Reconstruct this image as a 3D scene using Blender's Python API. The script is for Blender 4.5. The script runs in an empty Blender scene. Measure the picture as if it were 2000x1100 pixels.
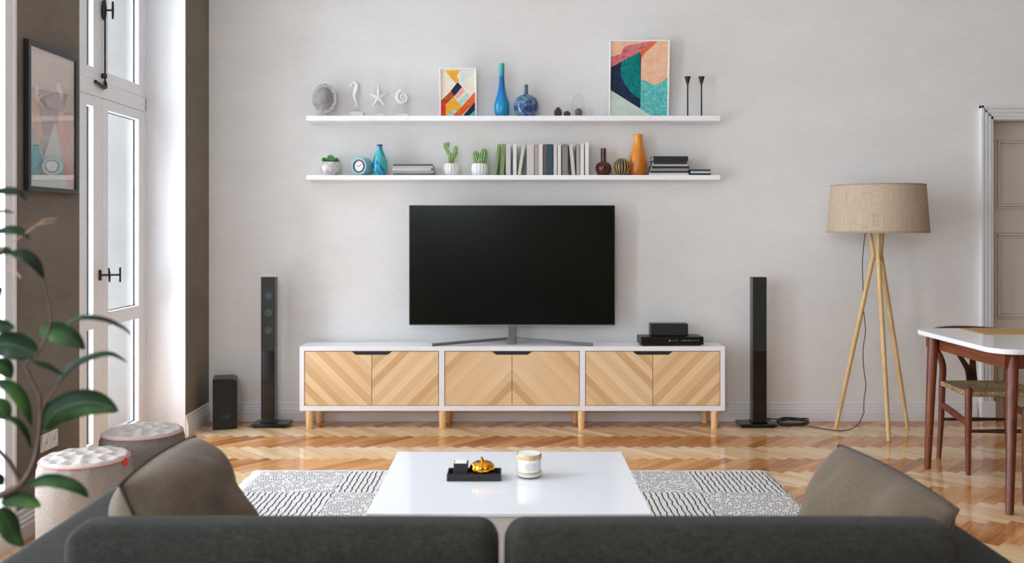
import bpy, bmesh, math, random
from mathutils import Vector, Matrix
random.seed(7)
PI = math.pi
sc = bpy.context.scene
C = sc.collection

# ---------------------------------------------------------------- camera, sky, exposure
F = 1780.0            # focal length in pixels of the 2000 x 1100 frame
H = 1.33              # camera height
cam_d = bpy.data.cameras.new('camera'); cam = bpy.data.objects.new('camera', cam_d); C.objects.link(cam)
cam.location = (0, 0, H); cam.rotation_euler = (PI/2, 0, 0)
cam_d.sensor_width = 36; cam_d.lens = 36*F/2000; cam_d.shift_y = -0.052
cam_d.clip_start = .05
cam_d.dof.use_dof = True; cam_d.dof.focus_distance = 5.9; cam_d.dof.aperture_fstop = 4.2
sc.camera = cam
sc.view_settings.view_transform = 'Standard'; sc.view_settings.look = 'None'
sc.view_settings.gamma = 1; sc.view_settings.use_curve_mapping = False
sc.view_settings.exposure = 0.0
SKY = 15.8
w = bpy.data.worlds.new('overcast_sky'); sc.world = w; w.use_nodes = True
bg = w.node_tree.nodes['Background']; bg.inputs[0].default_value = (.885, .985, 1.10, 1); bg.inputs[1].default_value = SKY
sc.cycles.max_bounces = 10; sc.cycles.diffuse_bounces = 6; sc.cycles.transparent_max_bounces = 12
sc.cycles.caustics_reflective = False; sc.cycles.caustics_refractive = False
sc.cycles.use_denoising = True
sc.cycles.sample_clamp_indirect = 6

def at(px, py, Y):                      # a pixel of the frame at distance Y, in metres
    return Vector(((px-1000)*Y/F, Y, H-(py-446)*Y/F))
def X_(px, Y): return (px-1000)*Y/F
def Z_(py, Y): return H-(py-446)*Y/F

WX = -2.094           # left wall plane
WY = 6.296            # back wall plane
GX = -2.347           # window plane
OX = -2.80            # outside face of the left wall
RX, FY, CZ = 4.7, -2.6, 3.45
WIN = [(4.411, 5.842, 0.0), (2.20, 3.823, 0.10), (0.0, 1.60, 0.10), (-2.2, -0.6, 0.10)]  # last two windows are unseen, added for more light from the left
WTOP = 3.10
for (a, b, s) in WIN:                   # portals guide the sky light through the openings
    ld = bpy.data.lights.new('window_portal', 'AREA'); ld.shape = 'RECTANGLE'; ld.size = WTOP-s; ld.size_y = b-a
    ld.cycles.is_portal = True
    lo = bpy.data.objects.new('window_portal', ld); C.objects.link(lo)
    lo.location = (OX-.02, (a+b)/2, (WTOP+s)/2); lo.rotation_euler = (0, -PI/2, 0)

FW = (-1.95, -.35, 1.90, 3.25)           # unseen high window added behind the camera for fill light: x0, x1, z0, z1
ld = bpy.data.lights.new('window_portal', 'AREA'); ld.shape = 'RECTANGLE'; ld.size = FW[1]-FW[0]; ld.size_y = FW[3]-FW[2]; ld.cycles.is_portal = True
lo = bpy.data.objects.new('window_portal', ld); C.objects.link(lo); lo.location = ((FW[0]+FW[1])/2, FY-.12, (FW[2]+FW[3])/2); lo.rotation_euler = (PI/2, 0, 0)

# ---------------------------------------------------------------- materials
def lin(c):
    f = lambda v: v/12.92 if v <= .04045 else ((v+.055)/1.055)**2.4
    return tuple(f(v/255) for v in c) + (1,)
class NT:
    def __init__(s, name):
        s.m = bpy.data.materials.new(name); s.m.use_nodes = True
        s.n = s.m.node_tree.nodes; s.l = s.m.node_tree.links
        s.b = s.n['Principled BSDF']; s.out = s.n['Material Output']
    def add(s, t, **k):
        nd = s.n.new(t)
        for a, v in k.items(): setattr(nd, a, v)
        return nd
    def put(s, sock, v):
        if isinstance(v, bpy.types.NodeSocket): s.l.new(v, sock)
        elif v is not None: sock.default_value = v
    def math(s, op, a, b=None, c=None):
        nd = s.add('ShaderNodeMath', operation=op)
        s.put(nd.inputs[0], a); s.put(nd.inputs[1], b) if b is not None else None
        if c is not None: s.put(nd.inputs[2], c)
        return nd.outputs[0]
    def coord(s, kind='Object'): return s.add('ShaderNodeTexCoord').outputs[kind]
    def mapping(s, v, scale=(1,1,1), loc=(0,0,0), rot=(0,0,0)):
        nd = s.add('ShaderNodeMapping'); s.l.new(v, nd.inputs[0])
        nd.inputs['Scale'].default_value = scale; nd.inputs['Location'].default_value = loc; nd.inputs['Rotation'].default_value = rot
        return nd.outputs[0]
    def noise(s, v, scale=5, detail=3, rough=.5, out='Fac', dist=0):
        nd = s.add('ShaderNodeTexNoise'); s.put(nd.inputs['Vector'], v)
        nd.inputs['Scale'].default_value = scale; nd.inputs['Detail'].default_value = detail; nd.inputs['Roughness'].default_value = rough
        nd.inputs['Distortion'].default_value = dist
        return nd.outputs[out]
    def ramp(s, f, stops):
        nd = s.add('ShaderNodeValToRGB'); s.l.new(f, nd.inputs[0]); cr = nd.color_ramp
        cr.elements[0].position, cr.elements[0].color = stops[0][0], lin(stops[0][1])
        cr.elements[1].position, cr.elements[1].color = stops[-1][0], lin(stops[-1][1])
        for p, c in stops[1:-1]:
            e = cr.elements.new(p); e.color = lin(c)
        return nd.outputs[0]
    def mix(s, f, a, b, blend='MIX'):
        nd = s.add('ShaderNodeMix', data_type='RGBA', blend_type=blend)
        s.put(nd.inputs[0], f); s.put(nd.inputs[6], a); s.put(nd.inputs[7], b)
        return nd.outputs[2]
    def bump(s, h, strength=.3, dist=.01):
        nd = s.add('ShaderNodeBump'); nd.inputs['Strength'].default_value = strength; nd.inputs['Distance'].default_value = dist
        s.l.new(h, nd.inputs['Height']); s.l.new(nd.outputs[0], s.b.inputs['Normal'])
    def set(s, color=None, rough=None, metal=None, spec=None, coat=None):
        if color is not None: s.put(s.b.inputs['Base Color'], color)
        if rough is not None: s.put(s.b.inputs['Roughness'], rough)
        if metal is not None: s.b.inputs['Metallic'].default_value = metal
        if spec is not None: s.b.inputs['Specular IOR Level'].default_value = spec
        if coat is not None: s.b.inputs['Coat Weight'].default_value = coat; s.b.inputs['Coat Roughness'].default_value = .04
        return s.m
def plain(name, c, rough=.5, metal=0, spec=.5, var=.06, scale=30, bump=0, coat=None, bdist=.002):
    t = NT(name); o = t.coord()
    nz = t.noise(o, scale, 4)
    c2 = tuple(max(0, min(255, v*(1-var))) for v in c); c3 = tuple(min(255, v*(1+var)) for v in c)
    t.set(t.ramp(nz, [(.3, c2), (.7, c3)]), rough, metal, spec, coat)
    if bump: t.bump(nz, bump, bdist)
    return t.m
def wood(name, dark, light, scale=(1, 1, .08), freq=28, rough=.45, coat=None):
    t = NT(name); v = t.mapping(t.coord(), scale)
    a = t.noise(v, freq, 5, .6, dist=.4); b = t.noise(v, freq*5, 3, .6)
    f = t.math('ADD', t.math('MULTIPLY', a, .75), t.math('MULTIPLY', b, .25))
    t.set(t.ramp(f, [(.3, dark), (.5, tuple((p+q)/2 for p, q in zip(dark, light))), (.68, light)]), rough, coat=coat)
    t.bump(b, .08, .001)
    return t.m
def fabric(name, c, var=.12, scale=420, rough=.95, bump=.5, big=.1, bdist=.0015, sheen=.0):
    t = NT(name); o = t.coord()
    a = t.noise(t.mapping(o, (1, 1, .3)), scale, 2); b = t.noise(t.mapping(o, (.3, .3, 1)), scale, 2)
    f = t.math('ADD', t.math('MULTIPLY', a, .5), t.math('MULTIPLY', b, .5))
    g = t.noise(o, 22, 5, .65)
    c2 = tuple(v*(1-var*2) for v in c); c3 = tuple(min(255, v*(1+var)) for v in c)
    col = t.ramp(f, [(.32, c2), (.66, c3)])
    col = t.mix(t.math('MULTIPLY', g, big*2), col, lin(tuple(v*.7 for v in c)))
    t.set(col, rough, spec=.15); t.b.inputs['Sheen Weight'].default_value = sheen
    t.bump(f, bump, bdist)
    return t.m

def plaster(name, c, var=.02, bump=.12):
    t = NT(name); o = t.coord()
    a = t.noise(t.mapping(o, (1, 1, 2.2)), 1.6, 5, .65); b = t.noise(t.mapping(o, (1, 1, 3.5)), 14, 5, .7)
    f = t.math('ADD', t.math('MULTIPLY', a, .6), t.math('MULTIPLY', b, .4))
    t.set(t.ramp(f, [(.3, tuple(v*(1-var*1.6) for v in c)), (.7, tuple(min(255, v*(1+var)) for v in c))]), .85, spec=.2)
    t.bump(b, bump, .004)
    return t.m
M = {}
M['wall'] = plaster('white_plaster', (229, 228, 225))
M['taupe'] = plaster('taupe_plaster', (124, 115, 104), .07, .3)
M['exterior'] = plaster('exterior_render', (112, 110, 107), .05)
M['ceiling'] = plaster('ceiling_white', (235, 235, 234), .01)
M['trim'] = plain('white_gloss_paint', (224, 223, 224), .35, var=.01)
M['window_paint'] = plain('window_paint', (236, 237, 240), .3, var=.01)
M['gasket'] = plain('black_gasket', (30, 32, 34), .5)
M['door_paint'] = plain('door_paint', (206, 198, 186), .4, var=.01)
M['bronze'] = plain('dark_bronze', (52, 47, 43), .4, .7, var=.15, scale=90)
M['white_lacquer'] = plain('white_lacquer', (243, 243, 246), .25, var=.005)
M['black_gap'] = plain('black_shadow_gap', (24, 22, 22), .7)
M['birch'] = wood('pale_birch', (222, 178, 120), (246, 214, 165), (1, 1, .1), 22)
M['oak_lamp'] = wood('pale_oak_rod', (186, 150, 98), (222, 188, 135), (1, 1, .05), 60, .5)
M['walnut'] = wood('walnut', (66, 27, 12), (132, 66, 32), (1, 1, .06), 40, .42)
M['walnut_dark'] = wood('dark_walnut', (48, 28, 22), (84, 50, 38), (.2, .2, 1), 30, .4)
M['walnut_x'] = wood('walnut_rail', (74, 32, 14), (136, 70, 36), (.08, .08, 1), 40, .42)
M['tv_bezel'] = plain('tv_bezel', (12, 13, 13), .35)
M['tv_screen'] = plain('tv_screen', (11, 16, 10), .22, spec=.15, var=.01)
M['satin_steel'] = plain('satin_steel', (196, 196, 198), .3, 1, var=.02)
M['foot_steel'] = plain('brushed_foot_steel', (136, 136, 138), .28, 1, var=.03)
M['black_plastic'] = plain('black_plastic', (18, 19, 19), .35, spec=.35, var=.03)
M['black_gloss'] = plain('black_gloss', (13, 14, 14), .12, var=.02)
M['black_mesh'] = plain('speaker_mesh', (25, 28, 26), .7, var=.2, scale=700)
M['driver'] = plain('speaker_cone', (48, 50, 49), .45)
M['black_matte'] = plain('black_matte', (30, 30, 31), .6, var=.08)
M['print_grey'] = plain('printed_grey', (170, 176, 176), .6)
M['white_ceramic'] = plain('white_ceramic', (232, 230, 228), .3, var=.01)
M['bisque'] = plain('white_bisque', (222, 217, 213), .8, var=.03, bump=.2)
M['sofa'] = fabric('charcoal_felt', (50, 49, 44), .2, 200, big=.5, bump=.5, sheen=.05)
M['piping'] = fabric('charcoal_piping', (60, 62, 61), .1)
M['pouf_light'] = fabric('beige_linen', (148, 136, 126), .07, 330, big=.1)
M['pouf_dark'] = fabric('taupe_linen', (120, 110, 101), .08, 330, big=.1)
M['pouf_top'] = fabric('pale_tufted_linen', (176, 167, 160), .05, 330, big=.05)
M['pouf_top2'] = fabric('grey_tufted_linen', (178, 169, 162), .05, 330, big=.05)
M['pink'] = fabric('pink_piping', (196, 134, 126), .05)
M['red'] = fabric('red_tab', (214, 64, 40), .05)
M['cushion'] = fabric('taupe_velvet', (104, 91, 76), .05, 200, big=.12, bump=.1, sheen=.1)
M['seam'] = fabric('taupe_seam', (72, 64, 56), .05)
M['rubber'] = plain('black_rubber', (26, 26, 27), .6)
M['cable'] = plain('black_cable', (26, 28, 34), .5)
M['gold'] = plain('gold_leaf', (226, 150, 48), .18, 1, var=.12, scale=40)
M['paper'] = plain('book_paper', (222, 216, 204), .8, var=.05, scale=200)
M['wax'] = plain('white_wax', (236, 230, 220), .5, var=.01)
M['soil'] = plain('dark_soil', (48, 38, 30), .95, var=.3, scale=120, bump=.6)
M['stem'] = plain('brown_stem', (58, 42, 32), .7, var=.25, scale=60)
M['twig'] = plain('tan_twig', (176, 146, 118), .7, var=.1)
M['socket'] = plain('socket_plastic', (228, 224, 218), .35, var=.01)
M['gold_wire'] = plain('brass_wire', (226, 190, 128), .35, .4)
M['tan_band'] = plain('tan_paper_band', (206, 170, 118), .6, var=.12, scale=60)

def glass(name, refl=1.5, tint=(1, 1, 1, 1)):
    t = NT(name); t.n.remove(t.b)
    tr = t.add('ShaderNodeBsdfTransparent'); tr.inputs[0].default_value = tint
    gl = t.add('ShaderNodeBsdfGlossy'); gl.inputs['Roughness'].default_value = .01
    fr = t.add('ShaderNodeFresnel'); geo = t.add('ShaderNodeNewGeometry')     # same reflection from either side of the sheet
    t.l.new(t.math('ADD', refl, t.math('MULTIPLY', geo.outputs['Backfacing'], 1/refl-refl)), fr.inputs[0])
    mx = t.add('ShaderNodeMixShader')
    t.l.new(fr.outputs[0], mx.inputs[0]); t.l.new(tr.outputs[0], mx.inputs[1]); t.l.new(gl.outputs[0], mx.inputs[2])
    t.l.new(mx.outputs[0], t.out.inputs[0])
    return t.m
M['glass'] = glass('window_glass', 1.5)
M['pic_glass'] = glass('picture_glass', 2.3)
M['clear_glass'] = glass('clear_glass', 1.35, (.97, .98, .98, 1))

def chevron(name, sign):
    t = NT(name); o = t.coord(); s = t.add('ShaderNodeSeparateXYZ'); t.l.new(o, s.inputs[0])
    x, z = s.outputs[0], s.outputs[2]
    across = t.math('ADD', z, t.math('MULTIPLY', x, -sign)); along = t.math('ADD', z, t.math('MULTIPLY', x, sign))
    k = t.math('FLOOR', t.math('DIVIDE', across, .066))
    wn = t.add('ShaderNodeTexWhiteNoise', noise_dimensions='1D'); t.l.new(k, wn.inputs['W'])
    cb = t.add('ShaderNodeCombineXYZ'); t.l.new(t.math('MULTIPLY', across, 1.0), cb.inputs[0])
    t.l.new(t.math('MULTIPLY', along, .06), cb.inputs[1]); t.l.new(t.math('MULTIPLY', k, .37), cb.inputs[2])
    g = t.noise(cb.outputs[0], 26, 5, .6, dist=.5)
    f = t.math('ADD', t.math('MULTIPLY', wn.outputs[0], .55), t.math('MULTIPLY', g, .5))
    col = t.ramp(f, [(.15, (204, 162, 112)), (.45, (226, 190, 142)), (.9, (240, 212, 170))])
    t.set(col, .5); t.bump(g, .05, .001)
    return t.m
M['chev_a'] = chevron('chevron_oak_rising', 1); M['chev_b'] = chevron('chevron_oak_falling', -1)

def parquet():
    t = NT('herringbone_parquet')
    uv = t.add('ShaderNodeUVMap', uv_map='plank').outputs[0]
    at_ = t.add('ShaderNodeAttribute', attribute_name='tone'); s = t.add('ShaderNodeSeparateColor'); t.l.new(at_.outputs[0], s.inputs[0])
    r, d = s.outputs[0], s.outputs[1]
    su = t.add('ShaderNodeSeparateXYZ'); t.l.new(uv, su.inputs[0])
    cb = t.add('ShaderNodeCombineXYZ'); t.l.new(su.outputs[0], cb.inputs[0]); t.l.new(t.math('MULTIPLY', su.outputs[1], 9), cb.inputs[1]); t.l.new(t.math('MULTIPLY', r, 50), cb.inputs[2])
    g = t.noise(cb.outputs[0], 4.5, 6, .62, dist=.6); g2 = t.noise(cb.outputs[0], 20, 3, .5)
    f = t.math('ADD', t.math('MULTIPLY', r, .34), t.math('MULTIPLY', g, .62)); f = t.math('ADD', f, t.math('MULTIPLY', g2, .10))
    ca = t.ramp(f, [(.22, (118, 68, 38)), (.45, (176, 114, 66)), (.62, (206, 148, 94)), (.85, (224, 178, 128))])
    cc = t.ramp(f, [(.2, (164, 114, 72)), (.42, (212, 172, 126)), (.62, (230, 198, 156)), (.85, (240, 216, 182))])  # paler ramp for falling planks: the wood's directional sheen put into colour
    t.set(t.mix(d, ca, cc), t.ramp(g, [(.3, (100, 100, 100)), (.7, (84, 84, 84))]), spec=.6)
    t.bump(g2, .05, .001)
    return t.m
M['parquet'] = parquet()
M['joint'] = plain('parquet_joint', (70, 42, 24), .8)

def rug_mat():
    t = NT('woven_rug'); o = t.coord(); s = t.add('ShaderNodeSeparateXYZ'); t.l.new(o, s.inputs[0])
    x, y = s.outputs[0], s.outputs[1]      # origin at the rug's far left corner, y negative towards the camera
    m = t.math
    xx = m('SUBTRACT', x, .06); yy = m('SUBTRACT', m('MULTIPLY', y, -1), .05)
    cx = m('FLOOR', m('DIVIDE', xx, .4567)); cy = m('FLOOR', m('DIVIDE', yy, .39))
    chk = m('FLOORED_MODULO', m('ADD', cx, cy), 2.0)
    # stripes
    cb = t.add('ShaderNodeCombineXYZ'); t.l.new(m('MULTIPLY', m('FLOOR', m('DIVIDE', x, .0276)), 3.1), cb.inputs[0]); t.l.new(y, cb.inputs[1])
    wob = t.noise(cb.outputs[0], 16, 2)
    ph = m('FRACT', m('DIVIDE', xx, .0276)); ph = m('ADD', ph, m('MULTIPLY', m('SUBTRACT', wob, .5), .9))
    st = m('LESS_THAN', m('ABSOLUTE', m('SUBTRACT', ph, .5)), .13)
    # dashes
    row = m('FLOOR', m('DIVIDE', yy, .0195))
    w1 = t.add('ShaderNodeTexWhiteNoise', noise_dimensions='1D'); t.l.new(row, w1.inputs['W'])
    xr = m('ADD', m('DIVIDE', x, .0135), m('MULTIPLY', w1.outputs[0], 7))
    c2 = t.add('ShaderNodeCombineXYZ'); t.l.new(m('FLOOR', xr), c2.inputs[0]); t.l.new(row, c2.inputs[1])
    w2 = t.add('ShaderNodeTexWhiteNoise', noise_dimensions='2D'); t.l.new(c2.outputs[0], w2.inputs['Vector'])
    on = m('GREATER_THAN', w2.outputs[0], .28)
    fy = m('ABSOLUTE', m('SUBTRACT', m('FRACT', m('DIVIDE', yy, .0195)), .5)); fx = m('ABSOLUTE', m('SUBTRACT', m('FRACT', xr), .5))
    ds = m('MULTIPLY', on, m('MULTIPLY', m('LESS_THAN', fy, .24), m('LESS_THAN', fx, .34)))
    pat = m('ADD', m('MULTIPLY', st, chk), m('MULTIPLY', ds, m('SUBTRACT', 1.0, chk)))
    ins = m('MULTIPLY', m('MULTIPLY', m('GREATER_THAN', xx, 0.0), m('LESS_THAN', xx, 2.74)), m('MULTIPLY', m('GREATER_THAN', yy, 0.0), m('LESS_THAN', yy, 1.95)))
    nz = t.noise(o, 190, 3)
    base = t.ramp(nz, [(.35, (206, 202, 198)), (.65, (242, 239, 235))])
    t.set(t.mix(m('MULTIPLY', m('MULTIPLY', pat, ins), .95), base, lin((40, 38, 38))), 1.0, spec=.1)
    t.bump(nz, .9, .006)
    return t.m
M['rug'] = rug_mat()

def linen():
    t = NT('linen_shade'); o = t.coord('UV')
    a = t.noise(t.mapping(o, (30, 900, 1)), 1, 2); b = t.noise(t.mapping(o, (700, 14, 1)), 1, 2)
    f = t.math('ADD', t.math('MULTIPLY', a, .5), t.math('MULTIPLY', b, .5))
    t.set(t.ramp(f, [(.3, (156, 136, 115)), (.5, (182, 163, 141)), (.7, (200, 183, 161))]), .9, spec=.1)
    t.bump(f, .3, .001)
    return t.m
M['linen'] = linen()
def leafmat():
    t = NT('plant_leaf'); o = t.coord('UV'); s = t.add('ShaderNodeSeparateXYZ'); t.l.new(o, s.inputs[0])
    d = t.math('ABSOLUTE', t.math('SUBTRACT', s.outputs[1], .5))
    rib = t.math('LESS_THAN', d, .035)
    n = t.noise(t.coord(), 11, 2)
    col = t.ramp(n, [(.35, (13, 28, 17)), (.55, (26, 50, 26)), (.72, (58, 96, 42))])  # bright end of the ramp paints the look of lit leaves
    col = t.mix(t.math('MULTIPLY', rib, .7), col, lin((64, 94, 46)))
    t.set(col, .55, spec=.16)
    t.b.inputs['Subsurface Weight'].default_value = 0
    return t.m
M['leaf'] = leafmat()
def swirl(name, stops, ax=(1, 1, 1), scale=3, dist=2.5, rough=.15, twist=False):
    t = NT(name); o = t.coord()
    v = t.mapping(o, ax)
    if twist:
        s = t.add('ShaderNodeSeparateXYZ'); t.l.new(o, s.inputs[0])
        an = t.math('ARCTAN2', s.outputs[1], s.outputs[0])
        f = t.math('ADD', t.math('MULTIPLY', an, 2.0), t.math('MULTIPLY', s.outputs[2], 34))
        f = t.math('ADD', t.math('MULTIPLY', t.math('SINE', f), .28), t.math('MULTIPLY', t.math('SINE', t.math('MULTIPLY', f, 3.0)), .20))
        f = t.math('ADD', t.math('ADD', f, .25), t.math('MULTIPLY', t.noise(o, 30, 2), .5))
    else: f = t.noise(v, scale, 4, .5, dist=dist)
    t.set(t.ramp(f, stops), rough)
    return t.m
M['swirl_teal'] = swirl('swirled_teal_glaze', [(.15, (14, 120, 160)), (.4, (36, 156, 186)), (.6, (84, 190, 186)), (.85, (60, 176, 190))], twist=True)
M['marble_blue'] = swirl('marbled_blue_glass', [(.32, (36, 56, 96)), (.45, (44, 84, 134)), (.55, (118, 146, 166)), (.62, (58, 88, 120)), (.75, (104, 132, 142))], (1, 1, 1.4), 5.5, 2.0)
M['mosaic'] = swirl('crackled_silver_mosaic', [(.3, (150, 144, 138)), (.5, (190, 185, 180)), (.7, (214, 210, 205))], (1, 1, 1), 60, 1, .35)
def amber():
    t = NT('amber_glaze'); o = t.coord(); g = t.add('ShaderNodeSeparateXYZ'); t.l.new(o, g.inputs[0])
    n = t.noise(o, 16, 4); f = t.math('ADD', t.math('MULTIPLY', g.outputs[2], 1.9), t.math('MULTIPLY', n, .5))
    t.set(t.ramp(f, [(.25, (176, 90, 22)), (.5, (206, 126, 34)), (.8, (222, 158, 54))]), .22)
    return t.m
M['amber'] = amber()
def bluevase():
    t = NT('two_tone_blue_glaze'); g = t.add('ShaderNodeSeparateXYZ'); t.l.new(t.coord(), g.inputs[0])
    f = t.math('ADD', g.outputs[2], t.math('MULTIPLY', t.noise(t.coord(), 20, 2), .02))
    t.set(t.ramp(f, [(.0, (10, 138, 178)), (.10, (8, 140, 196)), (.20, (8, 110, 184)), (.285, (4, 98, 176)), (.295, (20, 150, 160)), (.36, (40, 176, 160))]), .2)
    return t.m
M['bluevase'] = bluevase()
def cactus_mat():
    t = NT('cactus_green'); n = t.noise(t.coord(), 60, 3)
    t.set(t.ramp(n, [(.3, (62, 112, 52)), (.7, (126, 166, 92))]), .6); return t.m
M['cactus'] = cactus_mat()
M['cactus_rib'] = plain('cactus_ridge', (190, 208, 158), .7)
M['succulent'] = plain('succulent_green', (84, 146, 78), .5, var=.35, scale=60)
M['cone'] = plain('pine_cone', (92, 66, 48), .8, var=.4, scale=150)
M['cone_pale'] = plain('pale_pine_cone', (132, 110, 94), .8, var=.3, scale=150)
M['stone'] = swirl('grey_facet_stone', [(.35, (170, 164, 160)), (.5, (205, 200, 197)), (.65, (226, 223, 220))], (1, 1, 1), 12, 1, .5)
M['brown_glass'] = swirl('brown_glass', [(.35, (58, 26, 18)), (.6, (104, 48, 30)), (.75, (128, 66, 42))], (1, 1, 1), 9, 1.5, .12)
M['clock_teal'] = plain('pale_teal_enamel', (136, 182, 188), .4, var=.05)
M['clock_face'] = plain('clock_face', (222, 214, 210), .6, var=.02)
M['navy_cap'] = plain('navy_rim', (28, 74, 112), .4)
M['canvas_white'] = plain('white_frame', (240, 238, 236), .4, var=.01)
def paint(name, c1, c2, scale=30):
    t = NT(name); o = t.coord(); n = t.noise(o, scale, 6, .75, dist=.5)
    t.set(t.ramp(n, [(.36, c1), (.64, c2)]), .8, spec=.2); return t.m

# ---------------------------------------------------------------- mesh helpers
WL = {}                                    # world location of each thing or part
def bm_new(): return bmesh.new()
def box(bm, x0, x1, y0, y1, z0, z1):
    r = bmesh.ops.create_cube(bm, size=1)['verts']
    for v in r:
        v.co = Vector((x0+(v.co.x+.5)*(x1-x0), y0+(v.co.y+.5)*(y1-y0), z0+(v.co.z+.5)*(z1-z0)))
    return r
def bbox(bm, x0, x1, y0, y1, z0, z1, bev=.004, seg=2):
    t = bmesh.new(); box(t, x0, x1, y0, y1, z0, z1)
    bmesh.ops.bevel(t, geom=t.edges[:], offset=bev, segments=seg, affect='EDGES', profile=.5, clamp_overlap=True)
    append(bm, t)
def append(bm, t, mat=None):
    if mat is not None: bmesh.ops.transform(t, matrix=mat, verts=t.verts)
    me = bpy.data.meshes.new('tmp'); t.to_mesh(me); t.free(); bm.from_mesh(me); bpy.data.meshes.remove(me)
def lathe(bm, prof, seg=32, c=(0, 0, 0), cap=True, ribs=0, ribamp=0):
    rings = []
    for r, z in prof:
        ring = []
        for i in range(seg):
            a = 2*PI*i/seg; rr = r*(1+(ribamp*math.cos(ribs*a) if ribs else 0))
            ring.append(bm.verts.new((c[0]+rr*math.cos(a), c[1]+rr*math.sin(a), c[2]+z)))
        rings.append(ring)
    for a, b in zip(rings, rings[1:]):
        for i in range(seg): bm.faces.new((a[i], a[(i+1) % seg], b[(i+1) % seg], b[i]))
    if cap:
        if prof[0][0] > 1e-5: bm.faces.new(rings[0][::-1])
        if prof[-1][0] > 1e-5: bm.faces.new(rings[-1])
def catmull(pts, n=8):
    P = [Vector(p) for p in pts]
    if len(P) < 3: return P
    P = [2*P[0]-P[1]] + P + [2*P[-1]-P[-2]]
    out = []
    for i in range(1, len(P)-2):
        for k in range(n):
            t = k/n; a, b, c, d = P[i-1], P[i], P[i+1], P[i+2]
            out.append(.5*((2*b)+(c-a)*t+(2*a-5*b+4*c-d)*t*t+(3*b-a-3*c+d)*t**3))
    out.append(P[-2]); return out
def tube(bm, pts, rad, seg=10, closed=False, flat=None):
    pts = [Vector(p) for p in pts]; n = len(pts)
    if not hasattr(rad, '__len__'): rad = [rad]*n
    elif len(rad) != n: rad = [rad[0]+(rad[-1]-rad[0])*i/(n-1) for i in range(n)]
    rings = []; up = None
    for i, p in enumerate(pts):
        a = pts[(i-1) % n] if (closed or i > 0) else p; b = pts[(i+1) % n] if (closed or i < n-1) else p
        t = (b-a).normalized()
        if up is None: up = t.orthogonal().normalized()
        up = (up-t*up.dot(t))
        up = up.normalized() if up.length > 1e-6 else t.orthogonal().normalized()
        s = t.cross(up)
        rings.append([bm.verts.new(p+(up*math.cos(2*PI*k/seg)+s*math.sin(2*PI*k/seg))*rad[i]) for k in range(seg)])
    m = n if closed else n-1
    for i in range(m):
        a, b = rings[i], rings[(i+1) % n]
        for k in range(seg): bm.faces.new((a[k], a[(k+1) % seg], b[(k+1) % seg], b[k]))
    if not closed: bm.faces.new(rings[0][::-1]); bm.faces.new(rings[-1])
def prism(bm, poly, y0, y1):               # poly in x, z; extruded along y
    a = [bm.verts.new((x, y0, z)) for x, z in poly]; b = [bm.verts.new((x, y1, z)) for x, z in poly]
    n = len(poly)
    bm.faces.new(a); bm.faces.new(b[::-1])
    for i in range(n): bm.faces.new((a[i], b[i], b[(i+1) % n], a[(i+1) % n]))
def extrude_profile(bm, poly, x0, x1, axis='x'):   # poly in (depth, z)
    def v(t, d, z): return (t, d, z) if axis == 'x' else (d, t, z)
    a = [bm.verts.new(v(x0, d, z)) for d, z in poly]; b = [bm.verts.new(v(x1, d, z)) for d, z in poly]; n = len(poly)
    bm.faces.new(a); bm.faces.new(b[::-1])
    for i in range(n): bm.faces.new((a[i], a[(i+1) % n], b[(i+1) % n], b[i]))
def obj(name, bm, mat, parent=None, smooth=False, world=True, mats=None, bevel=0, subd=0, ang=40):
    """one mesh object; world=True means the shape was laid out in room coordinates"""
    loc = WL.get(parent.name, Vector()) if parent else Vector()
    if parent and world: bmesh.ops.translate(bm, verts=bm.verts, vec=-loc)
    bmesh.ops.recalc_face_normals(bm, faces=bm.faces)
    me = bpy.data.meshes.new(name); bm.to_mesh(me); bm.free()
    o = bpy.data.objects.new(name, me); C.objects.link(o)
    for m in (mats or [mat]): me.materials.append(m)
    if parent: o.parent = parent
    WL[o.name] = loc.copy()
    if smooth:
        me.polygons.foreach_set('use_smooth', [True]*len(me.polygons))
        if ang < 180: me.set_sharp_from_angle(angle=math.radians(ang))
    if bevel:
        b = o.modifiers.new('bevel', 'BEVEL'); b.width = bevel; b.segments = 2; b.limit_method = 'ANGLE'
    if subd:
        b = o.modifiers.new('subd', 'SUBSURF'); b.levels = subd; b.render_levels = subd
    return o
def tag(o, label, cat, group=None):
    o['label'] = label; o['category'] = cat
    if group: o['group'] = group
    return o
def thing(name, label, cat, loc=(0, 0, 0), group=None, rotz=0):
    o = bpy.data.objects.new(name, None); C.objects.link(o); o.location = loc; o.rotation_euler = (0, 0, rotz)
    o.empty_display_size = .05
    WL[o.name] = Vector(loc); return tag(o, label, cat, group)
def single(name, bm, mat, label, cat, loc=None, group=None, **k):      # a thing that is one mesh, origin at its base
    if loc is not None: bmesh.ops.translate(bm, verts=bm.verts, vec=-Vector(loc))
    o = obj(name, bm, mat, None, **k)
    if loc is not None: o.location = loc; WL[o.name] = Vector(loc)
    return tag(o, label, cat, group)
def struct(name, bm, mat, parent=None, **k):
    o = obj(name, bm, mat, parent, **k)
    if parent is None: o['kind'] = 'structure'
    return o
def struct_root(name, loc):
    o = bpy.data.objects.new(name, None); C.objects.link(o); o.location = loc; o['kind'] = 'structure'; WL[o.name] = Vector(loc)
    o.empty_display_size = .05
    return o
def copy_tree(o, parent=None):
    c = o.copy(); C.objects.link(c)
    if parent: c.parent = parent
    WL[c.name] = WL.get(o.name, Vector()).copy()
    for ch in list(o.children): copy_tree(ch, c)
    return c

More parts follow.
